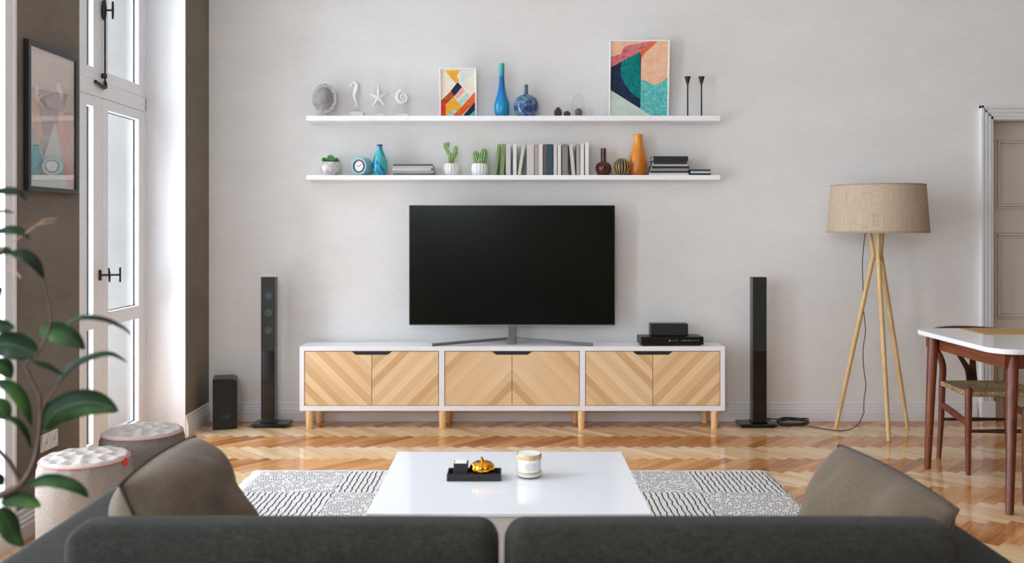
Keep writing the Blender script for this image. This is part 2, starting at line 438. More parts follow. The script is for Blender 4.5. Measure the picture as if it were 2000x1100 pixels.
# ================================================================ THE ROOM
# floor: herringbone planks in rows running along x
def build_floor():
    bm = bm_new(); box(bm, -2.9, RX+.1, FY-.1, WY+.6, -.12, -.0015)
    for f in bm.faces: f.material_index = 1
    uvl = bm.loops.layers.uv.new('plank'); col = bm.loops.layers.float_color.new('tone')
    w_, n = .0669, 6; rnd = random.Random(3); g = .0005
    off = Vector((0, 5.562))                 # a row boundary lies at this distance
    c45 = math.sqrt(.5)
    def uv2xy(u, v):                         # (1,1) runs along +x ; direction u rises, v falls
        return Vector((off.x+(u+v)*c45*w_, off.y+(u-v)*c45*w_))
    def plank(u0, u1, v0, v1, d):
        cs = [uv2xy(*p) for p in ((u0, v0), (u1, v0), (u1, v1), (u0, v1))]
        cen = sum(cs, Vector((0, 0)))/4
        if not (GX-.5 < cen.x < RX+.3 and FY-.3 < cen.y < WY+.5): return
        q = [c+(cen-c).normalized()*g*1.4 for c in cs]
        vs = [bm.verts.new((p.x, p.y, 0)) for p in q]
        f = bm.faces.new(vs); f.material_index = 0
        if f.normal.z < 0: pass
        r = rnd.random()*.8+rnd.random()*.2
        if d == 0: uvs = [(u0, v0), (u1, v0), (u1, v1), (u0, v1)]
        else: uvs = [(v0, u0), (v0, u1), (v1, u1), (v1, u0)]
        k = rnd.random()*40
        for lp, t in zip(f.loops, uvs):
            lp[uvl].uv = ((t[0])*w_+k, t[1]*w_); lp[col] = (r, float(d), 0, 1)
    for k in range(-140, 260):
        for m in range(-14, 15):
            u0 = k+2*n*m
            plank(u0, u0+n, k, k+1, 0)
            v0 = k-2*n+1+2*n*m
            plank(k, k+1, v0, v0+n, 1)
    me = bpy.data.meshes.new('floor'); bm.to_mesh(me); bm.free()
    o = bpy.data.objects.new('floor', me); C.objects.link(o); me.materials.append(M['parquet']); me.materials.append(M['joint'])
    o['kind'] = 'structure'
build_floor()
b = bm_new(); box(b, OX, RX+.1, FY-.1, WY+.3, CZ, CZ+.15); struct('ceiling', b, M['ceiling'])
# back wall with the door opening
DX0, DX1, DZ = 3.314, 4.25, 2.087
b = bm_new()
box(b, OX, DX0, WY, WY+.3, 0, CZ); box(b, DX0, DX1, WY, WY+.3, DZ, CZ); box(b, DX1, RX+.1, WY, WY+.3, 0, CZ)
struct('wall_back', b, M['wall'])
b = bm_new(); box(b, RX, RX+.1, FY-.1, WY, 0, CZ); struct('wall_right', b, M['taupe'])
b = bm_new(); box(b, OX, FW[0], FY-.1, FY, 0, CZ); box(b, FW[1], RX, FY-.1, FY, 0, CZ); box(b, FW[0], FW[1], FY-.1, FY, 0, FW[2]); box(b, FW[0], FW[1], FY-.1, FY, FW[3], CZ); struct('wall_front', b, plaster('warm_beige_plaster', (176, 160, 144)))
# left wall: piers, lintel and low parapets
b = bm_new(); ys = [FY]+[v for q in sorted(WIN) for v in q[:2]]+[WY]
for i in range(0, len(ys), 2): box(b, -2.44, WX, ys[i], ys[i+1], 0, CZ)
for (y0, y1, s) in WIN:
    box(b, -2.44, WX, y0, y1, WTOP, CZ)
    if s: box(b, -2.44, WX, y0, y1, 0, s)
struct('wall_left', b, M['taupe'])
b = bm_new()                                # the facade skin outside the plaster
for i in range(0, len(ys), 2): box(b, OX, -2.441, ys[i], ys[i+1], -.1, CZ)
for (y0, y1, s) in WIN: box(b, OX, -2.441, y0, y1, WTOP, CZ)
box(b, -4.6, OX, 3.95, 4.13, -.1, CZ)           # unseen pier, added to block sky light from the first window
struct('trim_8', b, M['exterior'])
# white reveal linings
for i, (y0, y1, s) in enumerate(WIN):
    b = bm_new()
    box(b, GX-.05, WX+.001, y1-.004, y1+.0002, s, WTOP); box(b, GX-.05, WX+.001, y0-.0002, y0+.004, s, WTOP)
    box(b, GX-.05, WX+.001, y0, y1, WTOP-.004, WTOP)
    if s: box(b, GX-.05, WX+.012, y0, y1, s-.002, s+.02)
    struct('trim_%d' % (i+1), b, M['trim'])
# casing strip at the near window, standing slightly proud of the taupe pier
b = bm_new()
bbox(b, WX-.002, WX+.012, 3.745, 3.823, .13, WTOP+.06, .003); bbox(b, WX-.002, WX+.018, 3.80, 3.823, .13, WTOP+.06, .003)
struct('trim_6', b, M['trim'])

# baseboards with a stepped profile
prof = [(0, 0), (.020, 0), (.020, .062), (.017, .066), (.017, .082), (.013, .086), (.013, .100), (.009, .104), (.009, .122), (.004, .131), (0, .131)]
b = bm_new(); extrude_profile(b, [(WY-d, z) for d, z in prof], WX, X_(1936, WY)-.105, 'x'); struct('baseboard_back', b, M['trim'])
b = bm_new()
for a, c in ((5.842, WY), (FY, 4.411)): extrude_profile(b, [(WX+d, z) for d, z in prof], a, c, 'y')
struct('baseboard_left', b, M['trim'])

# door on the right
d = struct_root('door_1', (DX0, WY+.12, 0))
b = bm_new(); dy = WY+.13
box(b, DX0, DX1, dy, dy+.04, 0, DZ)
def frame_panel(bm, x0, x1, z0, z1, y, s=.035):
    for k, (o1, dd) in enumerate(((0, .008), (.016, .014), (.034, .006))):
        for (a, bb, c, e) in ((x0+o1, x1-o1, z1-o1-.014, z1-o1), (x0+o1, x1-o1, z0+o1, z0+o1+.014), (x0+o1, x0+o1+.014, z0+o1, z1-o1), (x1-o1-.014, x1-o1, z0+o1, z1-o1)):
            bbox(bm, a, bb, y-dd-(.0006 if bb-a < .02 else 0), y+.001, c, e, .003, 1)
for (z0, z1) in ((1.467, 1.961), (.69, 1.308), (.12, .56)): frame_panel(b, 3.405, 4.16, z0, z1, dy)
struct('door_leaf', b, M['door_paint'], d)
b = bm_new(); box(b, DX0-.0, DX0+.012, WY, dy, 0, DZ); box(b, DX0, DX1, WY, dy, DZ-.012, DZ); box(b, DX1-.012, DX1, WY, dy, 0, DZ)
struct('door_jamb', b, M['door_paint'], d)
# stepped casing
for nm, q in (('casing', 0),):
    b = bm_new(); cx0 = X_(1912, WY); W = DX0+.006-cx0
    for (a, e, dep) in ((0, .20, .034), (.2, .34, .022), (.34, .50, .028), (.50, .62, .018), (.62, .78, .024), (.78, 1.0, .014)):
        bbox(b, cx0+a*W, cx0+e*W, WY-dep, WY+.001, 0 if True else 0, DZ-.006+W*(1-a), .002, 1)
        bbox(b, cx0+a*W, DX1+W*(1-a), WY-dep, WY+.001, DZ-.006+W*(1-e), DZ-.006+W*(1-a), .002, 1)
        bbox(b, DX1-.006+(1-e)*W, DX1-.006+(1-a)*W, WY-dep, WY+.001, 0, DZ-.006+W*(1-a), .002, 1)
    bbox(b, cx0-.004, DX0+.008, WY-.040, WY+.001, 0, .14, .003, 1)
    struct('door_casing', b, M['trim'], d)

# windows
def window(i, y0, y1, sill, detail):
    r = struct_root('window_%d' % i, (GX, (y0+y1)/2, sill))
    top = WTOP-.004
    x0, x1 = GX-.055, GX            # sash depth, inner face at GX
    ym = (y0+y1)/2 if not detail else 5.222
    b = bm_new(); fr = .018
    bbox(b, x0-.03, x1+.004, y0+.004, y0+fr, sill, top, .002); bbox(b, x0-.03, x1+.004, y1-fr, y1-.004, sill, top, .002)
    bbox(b, x0-.03, x1+.004, y0+.004, y1-.004, top-.03, top, .002)
    bbox(b, x0-.03, x1+.004, y0+.004, y1-.004, 2.075, 2.165, .004)   # transom between upper and lower sashes
    bbox(b, x0-.03, x1+.004, y0+.004, y1-.004, sill, sill+.03, .002)
    struct('window_frame', b, M['window_paint'], r)
    def sash(ya, yb, stile_n, stile_f, z0, z1, rails, bars=()):
        b = bm_new()
        bbox(b, x0, x1, ya, ya+stile_n, z0, z1, .003); bbox(b, x0, x1, yb-stile_f, yb, z0, z1, .003)
        for (ra, rb) in rails: bbox(b, x0+.0006, x1-.0006, ya+.002, yb-.002, ra, rb, .003)
        for (ba, bb) in bars: bbox(b, x0+.001, x1-.0012, ba, bb, z0+.002, z1-.002, .003)
        s = struct('sash', b, M['window_paint'], r)
        cols = [ya+stile_n]+[v for q in bars for v in q]+[yb-stile_f]
        rz = sorted(rails)
        for k in range(0, len(cols), 2):
            for (ra, rb), (rc, rd) in zip(rz, rz[1:]):
                g = bm_new(); box(g, x0+.014, x0+.018, cols[k]-.002, cols[k+1]+.002, rb-.002, rc+.002)
                struct('pane', g, M['glass'], s)
                g = bm_new(); t = .0045
                for (p, q, u, v) in ((cols[k], cols[k]+t, rb, rc), (cols[k+1]-t, cols[k+1], rb, rc), (cols[k], cols[k+1], rb, rb+t), (cols[k], cols[k+1], rc-t, rc)):
                    box(g, x0+.0185, x0+.024, p, q, u, v)
                struct('gasket', g, M['gasket'], s)
    lo = [(sill+.031, sill+.12), (.763, .844), (2.013, 2.074)]
    up = [(2.166, 2.235), (top-.10, top-.031)]
    bars = [(4.955, 5.035)] if detail else []
    for (z0, z1, rails) in ((sill+.031, 2.074, lo), (2.166, top-.031, up)):
        sash(y0+fr+.001, ym-.002, .09, ym-.002-5.112 if detail else .09, z0, z1, rails, bars)
        sash(ym+.002, y1-fr-.001, .075, .088, z0, z1, rails)
    if detail:
        b = bm_new(); yr = ym-.006; xr = x1+.018
        tube(b, [(xr, yr, 2.165), (xr, yr, top-.05)], .0055, 8)
        for z in (2.20, 2.9): bbox(b, x1, xr+.008, yr-.012, yr+.012, z-.012, z+.016, .003)
        tube(b, [(xr, yr, 2.17), (xr+.002, yr, 2.135), (xr+.004, yr-.02, 2.132), (x1+.012, yr-.11, 2.155)], [.010, .012, .012, .008], 8)
        lathe(b, [(.001, -.06), (.011, -.05), (.014, -.02), (.014, .02), (.011, .05), (.001, .06)], 12, (x1+.014, yr-.004, Z_(20, yr)))
        struct('espagnolette_rod', b, M['bronze'], r, smooth=True)
        for zc in (Z_(20, yr)+.0,):
            b = bm_new(); tube(b, [(x1+.014, yr, zc), (x1+.062, yr, zc)], .006, 8)
            tube(b, [(x1+.062, yr, zc-.05), (x1+.062, yr+.001, zc), (x1+.062, yr, zc+.05)], [.0055, .0075, .0055], 8)
            struct('window_handle', b, M['bronze'], r, smooth=True)
        zc = Z_(537, yr)
        b = bm_new()
        lathe(b, [(.001, -.032), (.009, -.026), (.010, .026), (.001, .032)], 12, (x1+.004, yr-.035, zc))
        tube(b, [(x1+.004, yr-.035, zc), (x1+.05, yr-.02, zc)], .0065, 8)
        tube(b, [(x1+.048, yr-.01, zc-.040), (x1+.05, yr-.015, zc), (x1+.048, yr-.02, zc+.040)], [.0045, .0075, .0045], 8)
        tube(b, [(x1+.05, yr-.015, zc), (x1+.100, yr+.01, zc)], .0055, 8)
        tube(b, [(x1+.100, yr+.01, zc-.042), (x1+.100, yr+.01, zc+.042)], .0055, 8)
        struct('window_handle', b, M['bronze'], r, smooth=True)
for i, (y0, y1, s) in enumerate(WIN): window(i+1, y0, y1, s, i == 0)
r = struct_root('window_5', ((FW[0]+FW[1])/2, FY, FW[2]))  # unseen window added to light the room from behind the camera
b = bm_new()
for q in ((FW[0], FW[0]+.06, FW[2], FW[3]), (FW[1]-.06, FW[1], FW[2], FW[3]), (FW[0], FW[1], FW[2], FW[2]+.06), (FW[0], FW[1], FW[3]-.06, FW[3]), (-1.18, -1.12, FW[2], FW[3])): box(b, q[0], q[1], FY-.08, FY-.03, q[2], q[3])
struct('window_frame', b, M['window_paint'], r)
b = bm_new(); box(b, FW[0]+.05, FW[1]-.05, FY-.058, FY-.054, FW[2]+.05, FW[3]-.05); struct('pane', b, M['glass'], r)

# ================================================================ MEDIA CABINET, TELEVISION, SPEAKERS
YF = 6.03                                    # front plane of the cabinet
px = lambda p, Y=YF: X_(p, Y)
pz = lambda p, Y=YF: Z_(p, Y)
t = thing('tv_stand', 'long low white cabinet with six chevron oak doors on pale wooden legs', 'cabinet', (0, 6.15, 0))
b = bm_new(); yb = 6.27; zt, zb = pz(677), pz(803); dt, db = pz(686)-.0, pz(793)
for (z0, z1) in ((dt, zt), (zb, db)): bbox(b, px(585), px(1416), YF, yb, z0, z1, .002)
for (a, c) in ((585, 594), (857, 868), (1132, 1143), (1407, 1416)): box(b, px(a)+.0002, px(c)-.0002, YF+.0005, yb-.001, db-.001, dt+.001)
box(b, px(594)-.002, px(1407)+.002, yb-.012, yb-.002, db-.001, dt+.001)
obj('body', b, M['white_lacquer'], t)
b = bm_new()
for (a, c) in ((594, 857), (868, 1132), (1143, 1407)): box(b, px(a)+.0004, px(c)-.0004, YF+.024, YF+.03, db+.0004, dt-.0004)
obj('gap_shade_panel', b, M['black_gap'], t)  # black sheet behind the doors, standing in for shade in their gaps
g = .0035; nh = .021; nw = px(1038)-px(1000)
for ui, (a, m_, c) in enumerate(((594, 726, 857), (868, 1000, 1132), (1143, 1275, 1407))):
    for side in (0, 1):
        x0, x1 = (px(a)+g, px(m_)-g/2) if side == 0 else (px(m_)+g/2, px(c)-g)
        z0, z1 = db+g, dt-g*1.2
        if side == 0: poly = [(x0, z0), (x1, z0), (x1, z1-nh), (x1-nw+.025, z1-nh), (x1-nw+.006, z1-.006), (x1-nw, z1), (x0, z1)]
        else: poly = [(x0, z0), (x1, z0), (x1, z1), (x0+nw, z1), (x0+nw-.006, z1-.006), (x0+nw-.025, z1-nh), (x0, z1-nh)]
        b = bm_new(); prism(b, poly, YF+.003, YF+.021)
        mt = M['chev_b'] if (side == 0) != (ui == 1) else M['chev_a']
        obj('door', b, mt, t)
    b = bm_new(); xc = px(m_)
    prism(b, [(xc-nw+.024, z1-nh+.001), (xc+nw-.024, z1-nh+.001), (xc+nw-.001, z1+.001), (xc-nw+.001, z1+.001)], YF+.006, YF+.020)
    obj('finger_pull', b, M['black_matte'], t)  # black insert in the cut-out, its inner shade given as colour
for p_ in (603, 864, 1136, 1397):
    for (yy, dx) in ((6.055, 0), (6.232, .028 if p_ < 1000 else -.028)):
        b = bm_new(); lathe(b, [(.019, 0), (.022, .004), (.0255, zb-.001), (.0255, zb)], 20, (px(p_)+dx, yy, 0)); obj('leg', b, M['birch'], t, smooth=True)
ZT = zt

# television
YT = 6.13
t = thing('television', 'large flat black television on a silver V shaped foot', 'television', (0, YT, ZT))
tx0, tx1, tz0, tz1 = X_(799, YT), X_(1201, YT), Z_(635, YT), Z_(401, YT)
b = bm_new(); bbox(b, tx0, tx1, YT, YT+.030, tz0, tz1, .003); bbox(b, tx0+.2, tx1-.2, YT+.028, YT+.055, tz0+.08, tz1-.18, .008)
obj('housing', b, M['tv_bezel'], t)
b = bm_new(); box(b, tx0+.006, tx1-.006, YT-.0012, YT+.001, tz0+.008, tz1-.006); obj('screen', b, M['tv_screen'], t)
b = bm_new(); box(b, tx0+.002, tx1-.002, YT+.002, YT+.028, tz0-.003, tz0+.001); obj('lower_trim', b, M['satin_steel'], t)
b = bm_new()
bbox(b, -.027, .027, YT+.004, YT+.034, ZT+.022, tz0, .004)
for s in (-1, 1):
    xe = X_(843 if s < 0 else 1158, 6.06)
    q = bmesh.new(); L = math.hypot(xe, .10); box(q, 0, L, -.014, .014, -.009, .009)
    bmesh.ops.bevel(q, geom=q.edges[:], offset=.002, segments=1, affect='EDGES')
    m4 = Matrix.Translation((0, YT+.02, ZT+.040)) @ Matrix.Rotation(math.atan2(-.10, xe), 4, 'Z') @ Matrix.Rotation(math.asin(.0305/L), 4, 'Y')
    append(b, q, m4)
bbox(b, -.030, .030, YT-.004, YT+.045, ZT+.0003, ZT+.052, .005)
obj('foot', b, M['foot_steel'], t)

def tower(name_label, pxc, x0, x1, bx0, bx1, detail):
    Yb = 6.055
    xc = X_(pxc, 6.12); t = thing('tower_speaker', name_label, 'speaker', (xc, 6.14, 0), 'tower speakers beside the cabinet')
    w2 = (X_(x1, 6.10)-X_(x0, 6.10))/2; top = Z_(541.5, 6.10)
    b = bm_new(); bl = (X_(bx1, Yb)-X_(bx0, Yb))/2; bc = X_((bx0+bx1)/2, Yb)
    bbox(b, bc-bl, bc+bl, Yb, 6.215, .008, .026, .004); bbox(b, bc-bl+.012, bc+bl-.012, Yb+.012, 6.20, 0, .009, .002)
    bbox(b, xc-w2-.004, xc+w2+.004, 6.094, 6.186, .026, .036, .002)
    obj('base', b, M['black_gloss'], t)
    b = bm_new(); bbox(b, xc-w2, xc+w2, 6.100, 6.18, .034, top, .003); obj('housing', b, M['black_gloss'], t)
    zg = Z_(686, 6.10)
    b = bm_new(); bbox(b, xc-w2+.002, xc+w2-.002, 6.0955, 6.1005, zg, top-.004, .001); gr = obj('grille', b, M['black_mesh'], t)
    if detail:
        for y_ in (578, 611, 645):
            b = bm_new(); q = bmesh.new(); lathe(q, [(.026, 0), (.026, .002), (.021, .0025), (.019, .0012), (.008, .0012), (.005, .003), (.0001, .0032)], 24)
            append(b, q, Matrix.Translation((xc+.004, 6.0956, Z_(y_, 6.095))) @ Matrix.Rotation(PI/2, 4, 'X'))
            obj('driver', b, M['driver'], t, smooth=True)
tower('slim black tower speaker between the subwoofer and the cabinet', 524.5, 511, 538, 490, 561, True)
tower('slim black tower speaker between the cabinet and the floor lamp', 1482.5, 1469, 1496, 1447, 1518, False)

t = thing('subwoofer', 'boxy black subwoofer with a round port in the left corner', 'speaker', (-1.9235, 6.1146, 0), rotz=math.radians(15))
b = bm_new(); hw = .076; prism(b, [(-hw, .004), (hw, .004), (hw, .31), (hw-.0, .315), (hw-.022, .332), (-hw, .332)], -.1, .1)
obj('housing', b, M['black_plastic'], t, world=False, bevel=.003)
b = bm_new(); q = bmesh.new(); lathe(q, [(.034, 0), (.033, .0045), (.029, .005), (.023, .001), (.0001, .0008)], 28); append(b, q, Matrix.Translation((.012, -.0998, .10)) @ Matrix.Rotation(PI/2, 4, 'X'))
obj('port', b, M['black_matte'], t, world=False, smooth=True)

t = thing('receiver', 'flat black receiver with small buttons on the white cabinet', 'receiver', (X_(1309, 6.12), 6.14, ZT), rotz=math.radians(2.5))
hw = (1373-1250)/2*6.06/F
b = bm_new(); bbox(b, -hw, hw, -.085, .075, .007, .060, .003)
for sx in (-1, 1):
    for sy in (-.07, .055): lathe(b, [(.010, 0), (.010, .008)], 12, (sx*(hw-.03), sy, 0))
obj('housing', b, M['black_plastic'], t, world=False)
b = bm_new(); bbox(b, -hw+.012, hw-.012, -.0870, -.0845, .014, .054, .001); obj('front_panel', b, M['black_gloss'], t, world=False)
b = bm_new()
for k in range(8): box(b, .062+k*.0155, .062+k*.0155+(.006 if k < 4 else .004), -.0885, -.0868, .033, .040 if k % 2 else .038)
obj('button', b, M['print_grey'], t, world=False)
b = bm_new()
q = bmesh.new(); lathe(q, [(.007, 0), (.007, .001), (.0055, .0012), (.0001, .0012)], 16); append(b, q, Matrix.Translation((-.018, -.0868, .036)) @ Matrix.Rotation(PI/2, 4, 'X'))
def seg_digit(bm, x, z, segs, s=.0055, y=-.0880):
    L = {'a': (0, 1, 2, 2), 'b': (1, 1, 1, 2), 'c': (1, 1, 0, 1), 'd': (0, 1, 0, 0), 'e': (0, 0, 0, 1), 'f': (0, 0, 1, 2), 'g': (0, 1, 1, 1)}
    for c_ in segs:
        x0, x1, z0, z1 = L[c_]; box(bm, x+x0*s-.0005, x+x1*s+.0005, y, y+.001, z+z0*s*.9-.0005, z+z1*s*.9+.0005)
DG = {'0': 'abcdef', '2': 'abged', '5': 'afgcd'}
for k, ch in enumerate('0:20'):
    if ch == ':': box(b, .002+.0085*k+.002, .002+.0085*k+.003, -.0880, -.0870, .033, .034); box(b, .002+.0085*k+.002, .002+.0085*k+.003, -.0880, -.0870, .038, .039)
    else: seg_digit(b, .000+.0085*k, .0315, DG[ch])
obj('display', b, plain('display_grey', (120, 126, 126), .5), t, world=False)
WL['receiver'] = Vector((X_(1309, 6.12), 6.14, ZT))
b = bm_new(); x0, x1 = X_(1271, 6.10), X_(1344, 6.10)
bbox(b, x0, x1, 6.10, 6.19, ZT+.0605, Z_(632.5, 6.10), .004)
t = single('center_speaker', b, M['black_plastic'], 'small black centre speaker resting on top of the flat receiver', 'speaker', (0, 6.14, ZT+.0605))
b = bm_new(); bbox(b, x0+.006, x1-.006, 6.0975, 6.101, ZT+.066, Z_(632.5, 6.10)-.006, .001); obj('grille', b, M['black_mesh'], t)

# black cable bundle beside the right tower
b = bm_new(); rnd = random.Random(5)
pts = [(X_(1492, 6.22), 6.23, .03)]
for k in range(15):
    a = k*PI*.5+.6
    pts.append((X_(1546, 6.2)+.115*math.cos(a)*(1+rnd.uniform(-.15, .1)), 6.17+.052*math.sin(a)+rnd.uniform(-.01, .01), .006+.0045*(k % 5)+(.012 if math.sin(a) > .5 else 0)))
tube(b, catmull(pts, 7), .0042, 6)
single('cable_coil', b, M['cable'], 'coil of black cable on the floor beside the right tower speaker', 'cable', (X_(1546, 6.2), 6.17, 0), smooth=True)

# ================================================================ FLOATING SHELVES AND WHAT STANDS ON THEM
SF = 6.136                                   # shelf front
ZU, ZL = Z_(226, SF), Z_(342, SF)
def shelf(z, th, label):
    b = bm_new(); x0, x1 = X_(598, SF), X_(1407, SF)
    bbox(b, x0, x1, SF, WY-.0005, z-th, z, .0015)
    return single('wall_shelf', b, M['white_lacquer'], label, 'shelf', ((x0+x1)/2, WY, z-th), 'long white wall shelves')
shelf(ZU, .034, 'upper of the two long white floating shelves, holding art and blue vases')
shelf(ZL, .031, 'lower of the two long white floating shelves, holding books and cacti')
IY = 6.215                                   # middle of the shelves
ix = lambda p, Y=IY: X_(p, Y)
SC = IY/F                                    # metres per pixel there
def lpx(cx, prof, base_y, z0, Y=IY):         # turned shape from half widths and heights read in pixels
    return [(max(hw*Y/F, .0001), (base_y-y)*Y/F) for hw, y in prof]

# picture frames (leaning a little on the wall)
def picture(name, label, cx, w_, h_, z0, yb, lean, polys, bgm, pad, frame_mat, t_=.018, fw=.010, rotz=0):
    t = thing(name, label, 'picture', (cx, yb, z0)); t.rotation_euler = (-lean, 0, rotz)
    b = bm_new()
    for (a, c, e, f) in ((-w_/2, w_/2, 0, fw), (-w_/2, w_/2, h_-fw, h_), (-w_/2, -w_/2+fw, fw, h_-fw), (w_/2-fw, w_/2, fw, h_-fw)): bbox(b, a, c, 0, t_, e, f, .0015, 1)
    box(b, -w_/2+.002, w_/2-.002, t_-.004, t_-.001, .002, h_-.002)
    obj('frame', b, frame_mat, t, world=False)
    b = bm_new(); iw, ih = w_-2*fw-2*pad, h_-2*fw-2*pad; mats = [bgm]; y0 = t_*.5
    box(b, -iw/2, iw/2, y0, y0+.003, fw+pad, fw+pad+ih)
    for k, (mt, pl) in enumerate(polys):
        if mt not in mats: mats.append(mt)
        yy = y0-.00015*(k+1)
        vs = [b.verts.new((-iw/2+u*iw, yy, fw+pad+(1-v)*ih)) for u, v in pl]
        f = b.faces.new(vs); f.material_index = mats.index(mt)
    bgs = b.verts
    me_o = obj('artwork', b, bgm, t, world=False, mats=mats)
    return t
def nrm(pl, x0, y0, x1, y1): return [((x-x0)/(x1-x0), (y-y0)/(y1-y0)) for x, y in pl]
def cl(pl): return [(min(1, max(0, u)), min(1, max(0, v))) for u, v in pl]
P_ = dict(navy=paint('paint_navy', (22, 34, 56), (44, 56, 78)), teal=paint('paint_teal', (0, 96, 100), (20, 140, 132), 50), mint=paint('paint_mint', (186, 206, 192), (208, 216, 204)),
    aqua=paint('paint_aqua', (18, 164, 166), (136, 204, 192), 55), peach=paint('paint_peach', (232, 172, 136), (236, 204, 176), 25), rose=paint('paint_rose', (166, 62, 92), (232, 150, 138), 28),
    pink=paint('paint_pink', (232, 166, 158), (240, 196, 180)), orange=paint('paint_orange', (222, 74, 36), (240, 128, 66), 30), cream=paint('paint_cream', (236, 222, 200), (244, 236, 220)),
    yellow=paint('paint_yellow', (232, 160, 40), (240, 196, 80)), brown=paint('paint_brown', (150, 60, 36), (190, 92, 52)), sky=paint('paint_sky', (120, 200, 206), (206, 226, 220), 20), haze=paint('paint_haze', (196, 224, 220), (240, 232, 218), 18), red=paint('paint_red', (214, 48, 30), (232, 84, 48)))
n = lambda pl: cl(nrm(pl, 190, 70, 607, 605))
big = [(P_['rose'], n([(190, 70), (500, 70), (400, 147), (190, 258)])), (P_['peach'], n([(190, 70), (470, 70), (290, 104), (262, 160), (190, 180)])),
    (P_['navy'], n([(190, 256), (400, 146), (410, 146), (410, 552), (190, 418)])),
    (P_['teal'], n([(272, 214), (400, 148), (409, 480), (372, 462), (330, 425), (292, 375), (266, 320), (260, 262)])),
    (P_['mint'], n([(190, 418), (410, 552), (492, 605), (190, 605)])),
    (P_['orange'], n([(402, 146), (500, 70), (530, 70), (440, 150), (415, 190)])),
    (P_['aqua'], n([(410, 345), (450, 352), (500, 382), (545, 372), (607, 328), (607, 605), (492, 605), (410, 552)]))]
picture('framed_picture', 'larger white framed abstract with dark teal and peach shapes on the upper shelf', ix(1248.5), (1307-1189.5)*SC, (226-76)*SC, ZU, 6.235, -.10, big, P_['peach'], 0, M['canvas_white'], rotz=0)
n = lambda pl: cl(nrm(pl, 75, 265, 322, 605))
small = [(P_['yellow'], n([(100, 272), (215, 272), (192, 312), (205, 350), (180, 366)])), (P_['haze'], n([(222, 266), (322, 266), (285, 380), (250, 400), (212, 350)])), (P_['cream'], n([(265, 330), (322, 290), (322, 420), (260, 420)])),
    (P_['brown'], n([(75, 492), (148, 424), (172, 458), (100, 530), (75, 548)])), (P_['red'], n([(75, 500), (110, 500), (128, 560), (112, 605), (75, 605)])),
    (P_['navy'], n([(146, 422), (195, 358), (227, 392), (172, 460)])), (P_['pink'], n([(227, 393), (252, 424), (192, 482), (172, 460)])),
    (P_['sky'], n([(262, 434), (282, 462), (214, 532), (198, 505)])), (P_['yellow'], n([(165, 466), (232, 547), (176, 604), (108, 595), (108, 520)])),
    (P_['sky'], n([(165, 555), (188, 572), (152, 605), (118, 605)])), (P_['orange'], n([(322, 428), (322, 502), (218, 605), (162, 605)])),
    (P_['navy'], n([(322, 500), (322, 562), (276, 605), (232, 605)])), (P_['aqua'], n([(322, 560), (322, 605), (278, 605)]))]
picture('framed_picture', 'smaller white framed abstract with orange and yellow blocks beside the tall blue vase', ix(894.5), (931-858.5)*SC, (226-130)*SC, ZU, 6.23, -.10, small, P_['cream'], 0, M['canvas_white'])

# ornaments on the upper shelf
t = thing('oval_mirror', 'oval silver mosaic ornament at the left end of the upper shelf', 'ornament', (ix(634), IY, ZU))
b = bm_new(); zc = .125; A, B = .084*1.0, .103
ns = 40
for k in range(ns):
    a = 2*PI*k/ns+.03; a2 = 2*PI*(k+.92)/ns+.03
    for (r0, r1) in ((.745, .875), (.885, 1.0)):
        q = [(A*r*math.cos(aa), zc+B*r*math.sin(aa)) for r, aa in ((r0, a), (r1, a), (r1, a2), (r0, a2))]
        prism(b, q, -.012+.002*((k*7) % 3), .010)
obj('mosaic_rim', b, M['mosaic'], t, world=False)
b = bm_new(); q = bmesh.new(); lathe(q, [(.76, .008), (.73, -.004), (.66, -.022), (.5, -.036), (.25, -.044), (.0001, -.046)], 40); append(b, q, Matrix.Translation((0, -.004, zc)) @ Matrix.Diagonal((A, 1, B, 1)) @ Matrix.Rotation(PI/2, 4, 'X') @ Matrix.Diagonal((1, 1, 1, 1)))
obj('mirror_bowl', b, plain('mercury_mirror', (176, 172, 168), .08, 1, var=.12, scale=14), t, world=False, smooth=True)
b = bm_new(); tube(b, [(0, 0, .004), (0, 0, .026)], .003, 8); bbox(b, -.028, .028, -.02, .02, 0, .004, .001); obj('stand', b, M['satin_steel'], t, world=False)
def seapiece(name, label, cx, body, bw, bh, stem_z=None):
    t = thing(name, label, 'ornament', (ix(cx), IY, ZU), 'white sea creature ornaments')
    b = bm_new(); bbox(b, -bw/2, bw/2, -.025, .025, 0, bh, .002); obj('plinth', b, M['bisque'], t, world=False)
    b = bm_new(); body(b); obj('figure', b, M['bisque'], t, world=False, smooth=True, ang=60)
    if stem_z: b = bm_new(); tube(b, [(stem_z[2], .004, bh), (stem_z[2], .004, stem_z[1])], .0022, 8); obj('pin', b, M['satin_steel'], t, world=False, smooth=True)
def zx(x, y, cx, base=226): return ((x-cx)*SC, 0, (base-y)*SC)
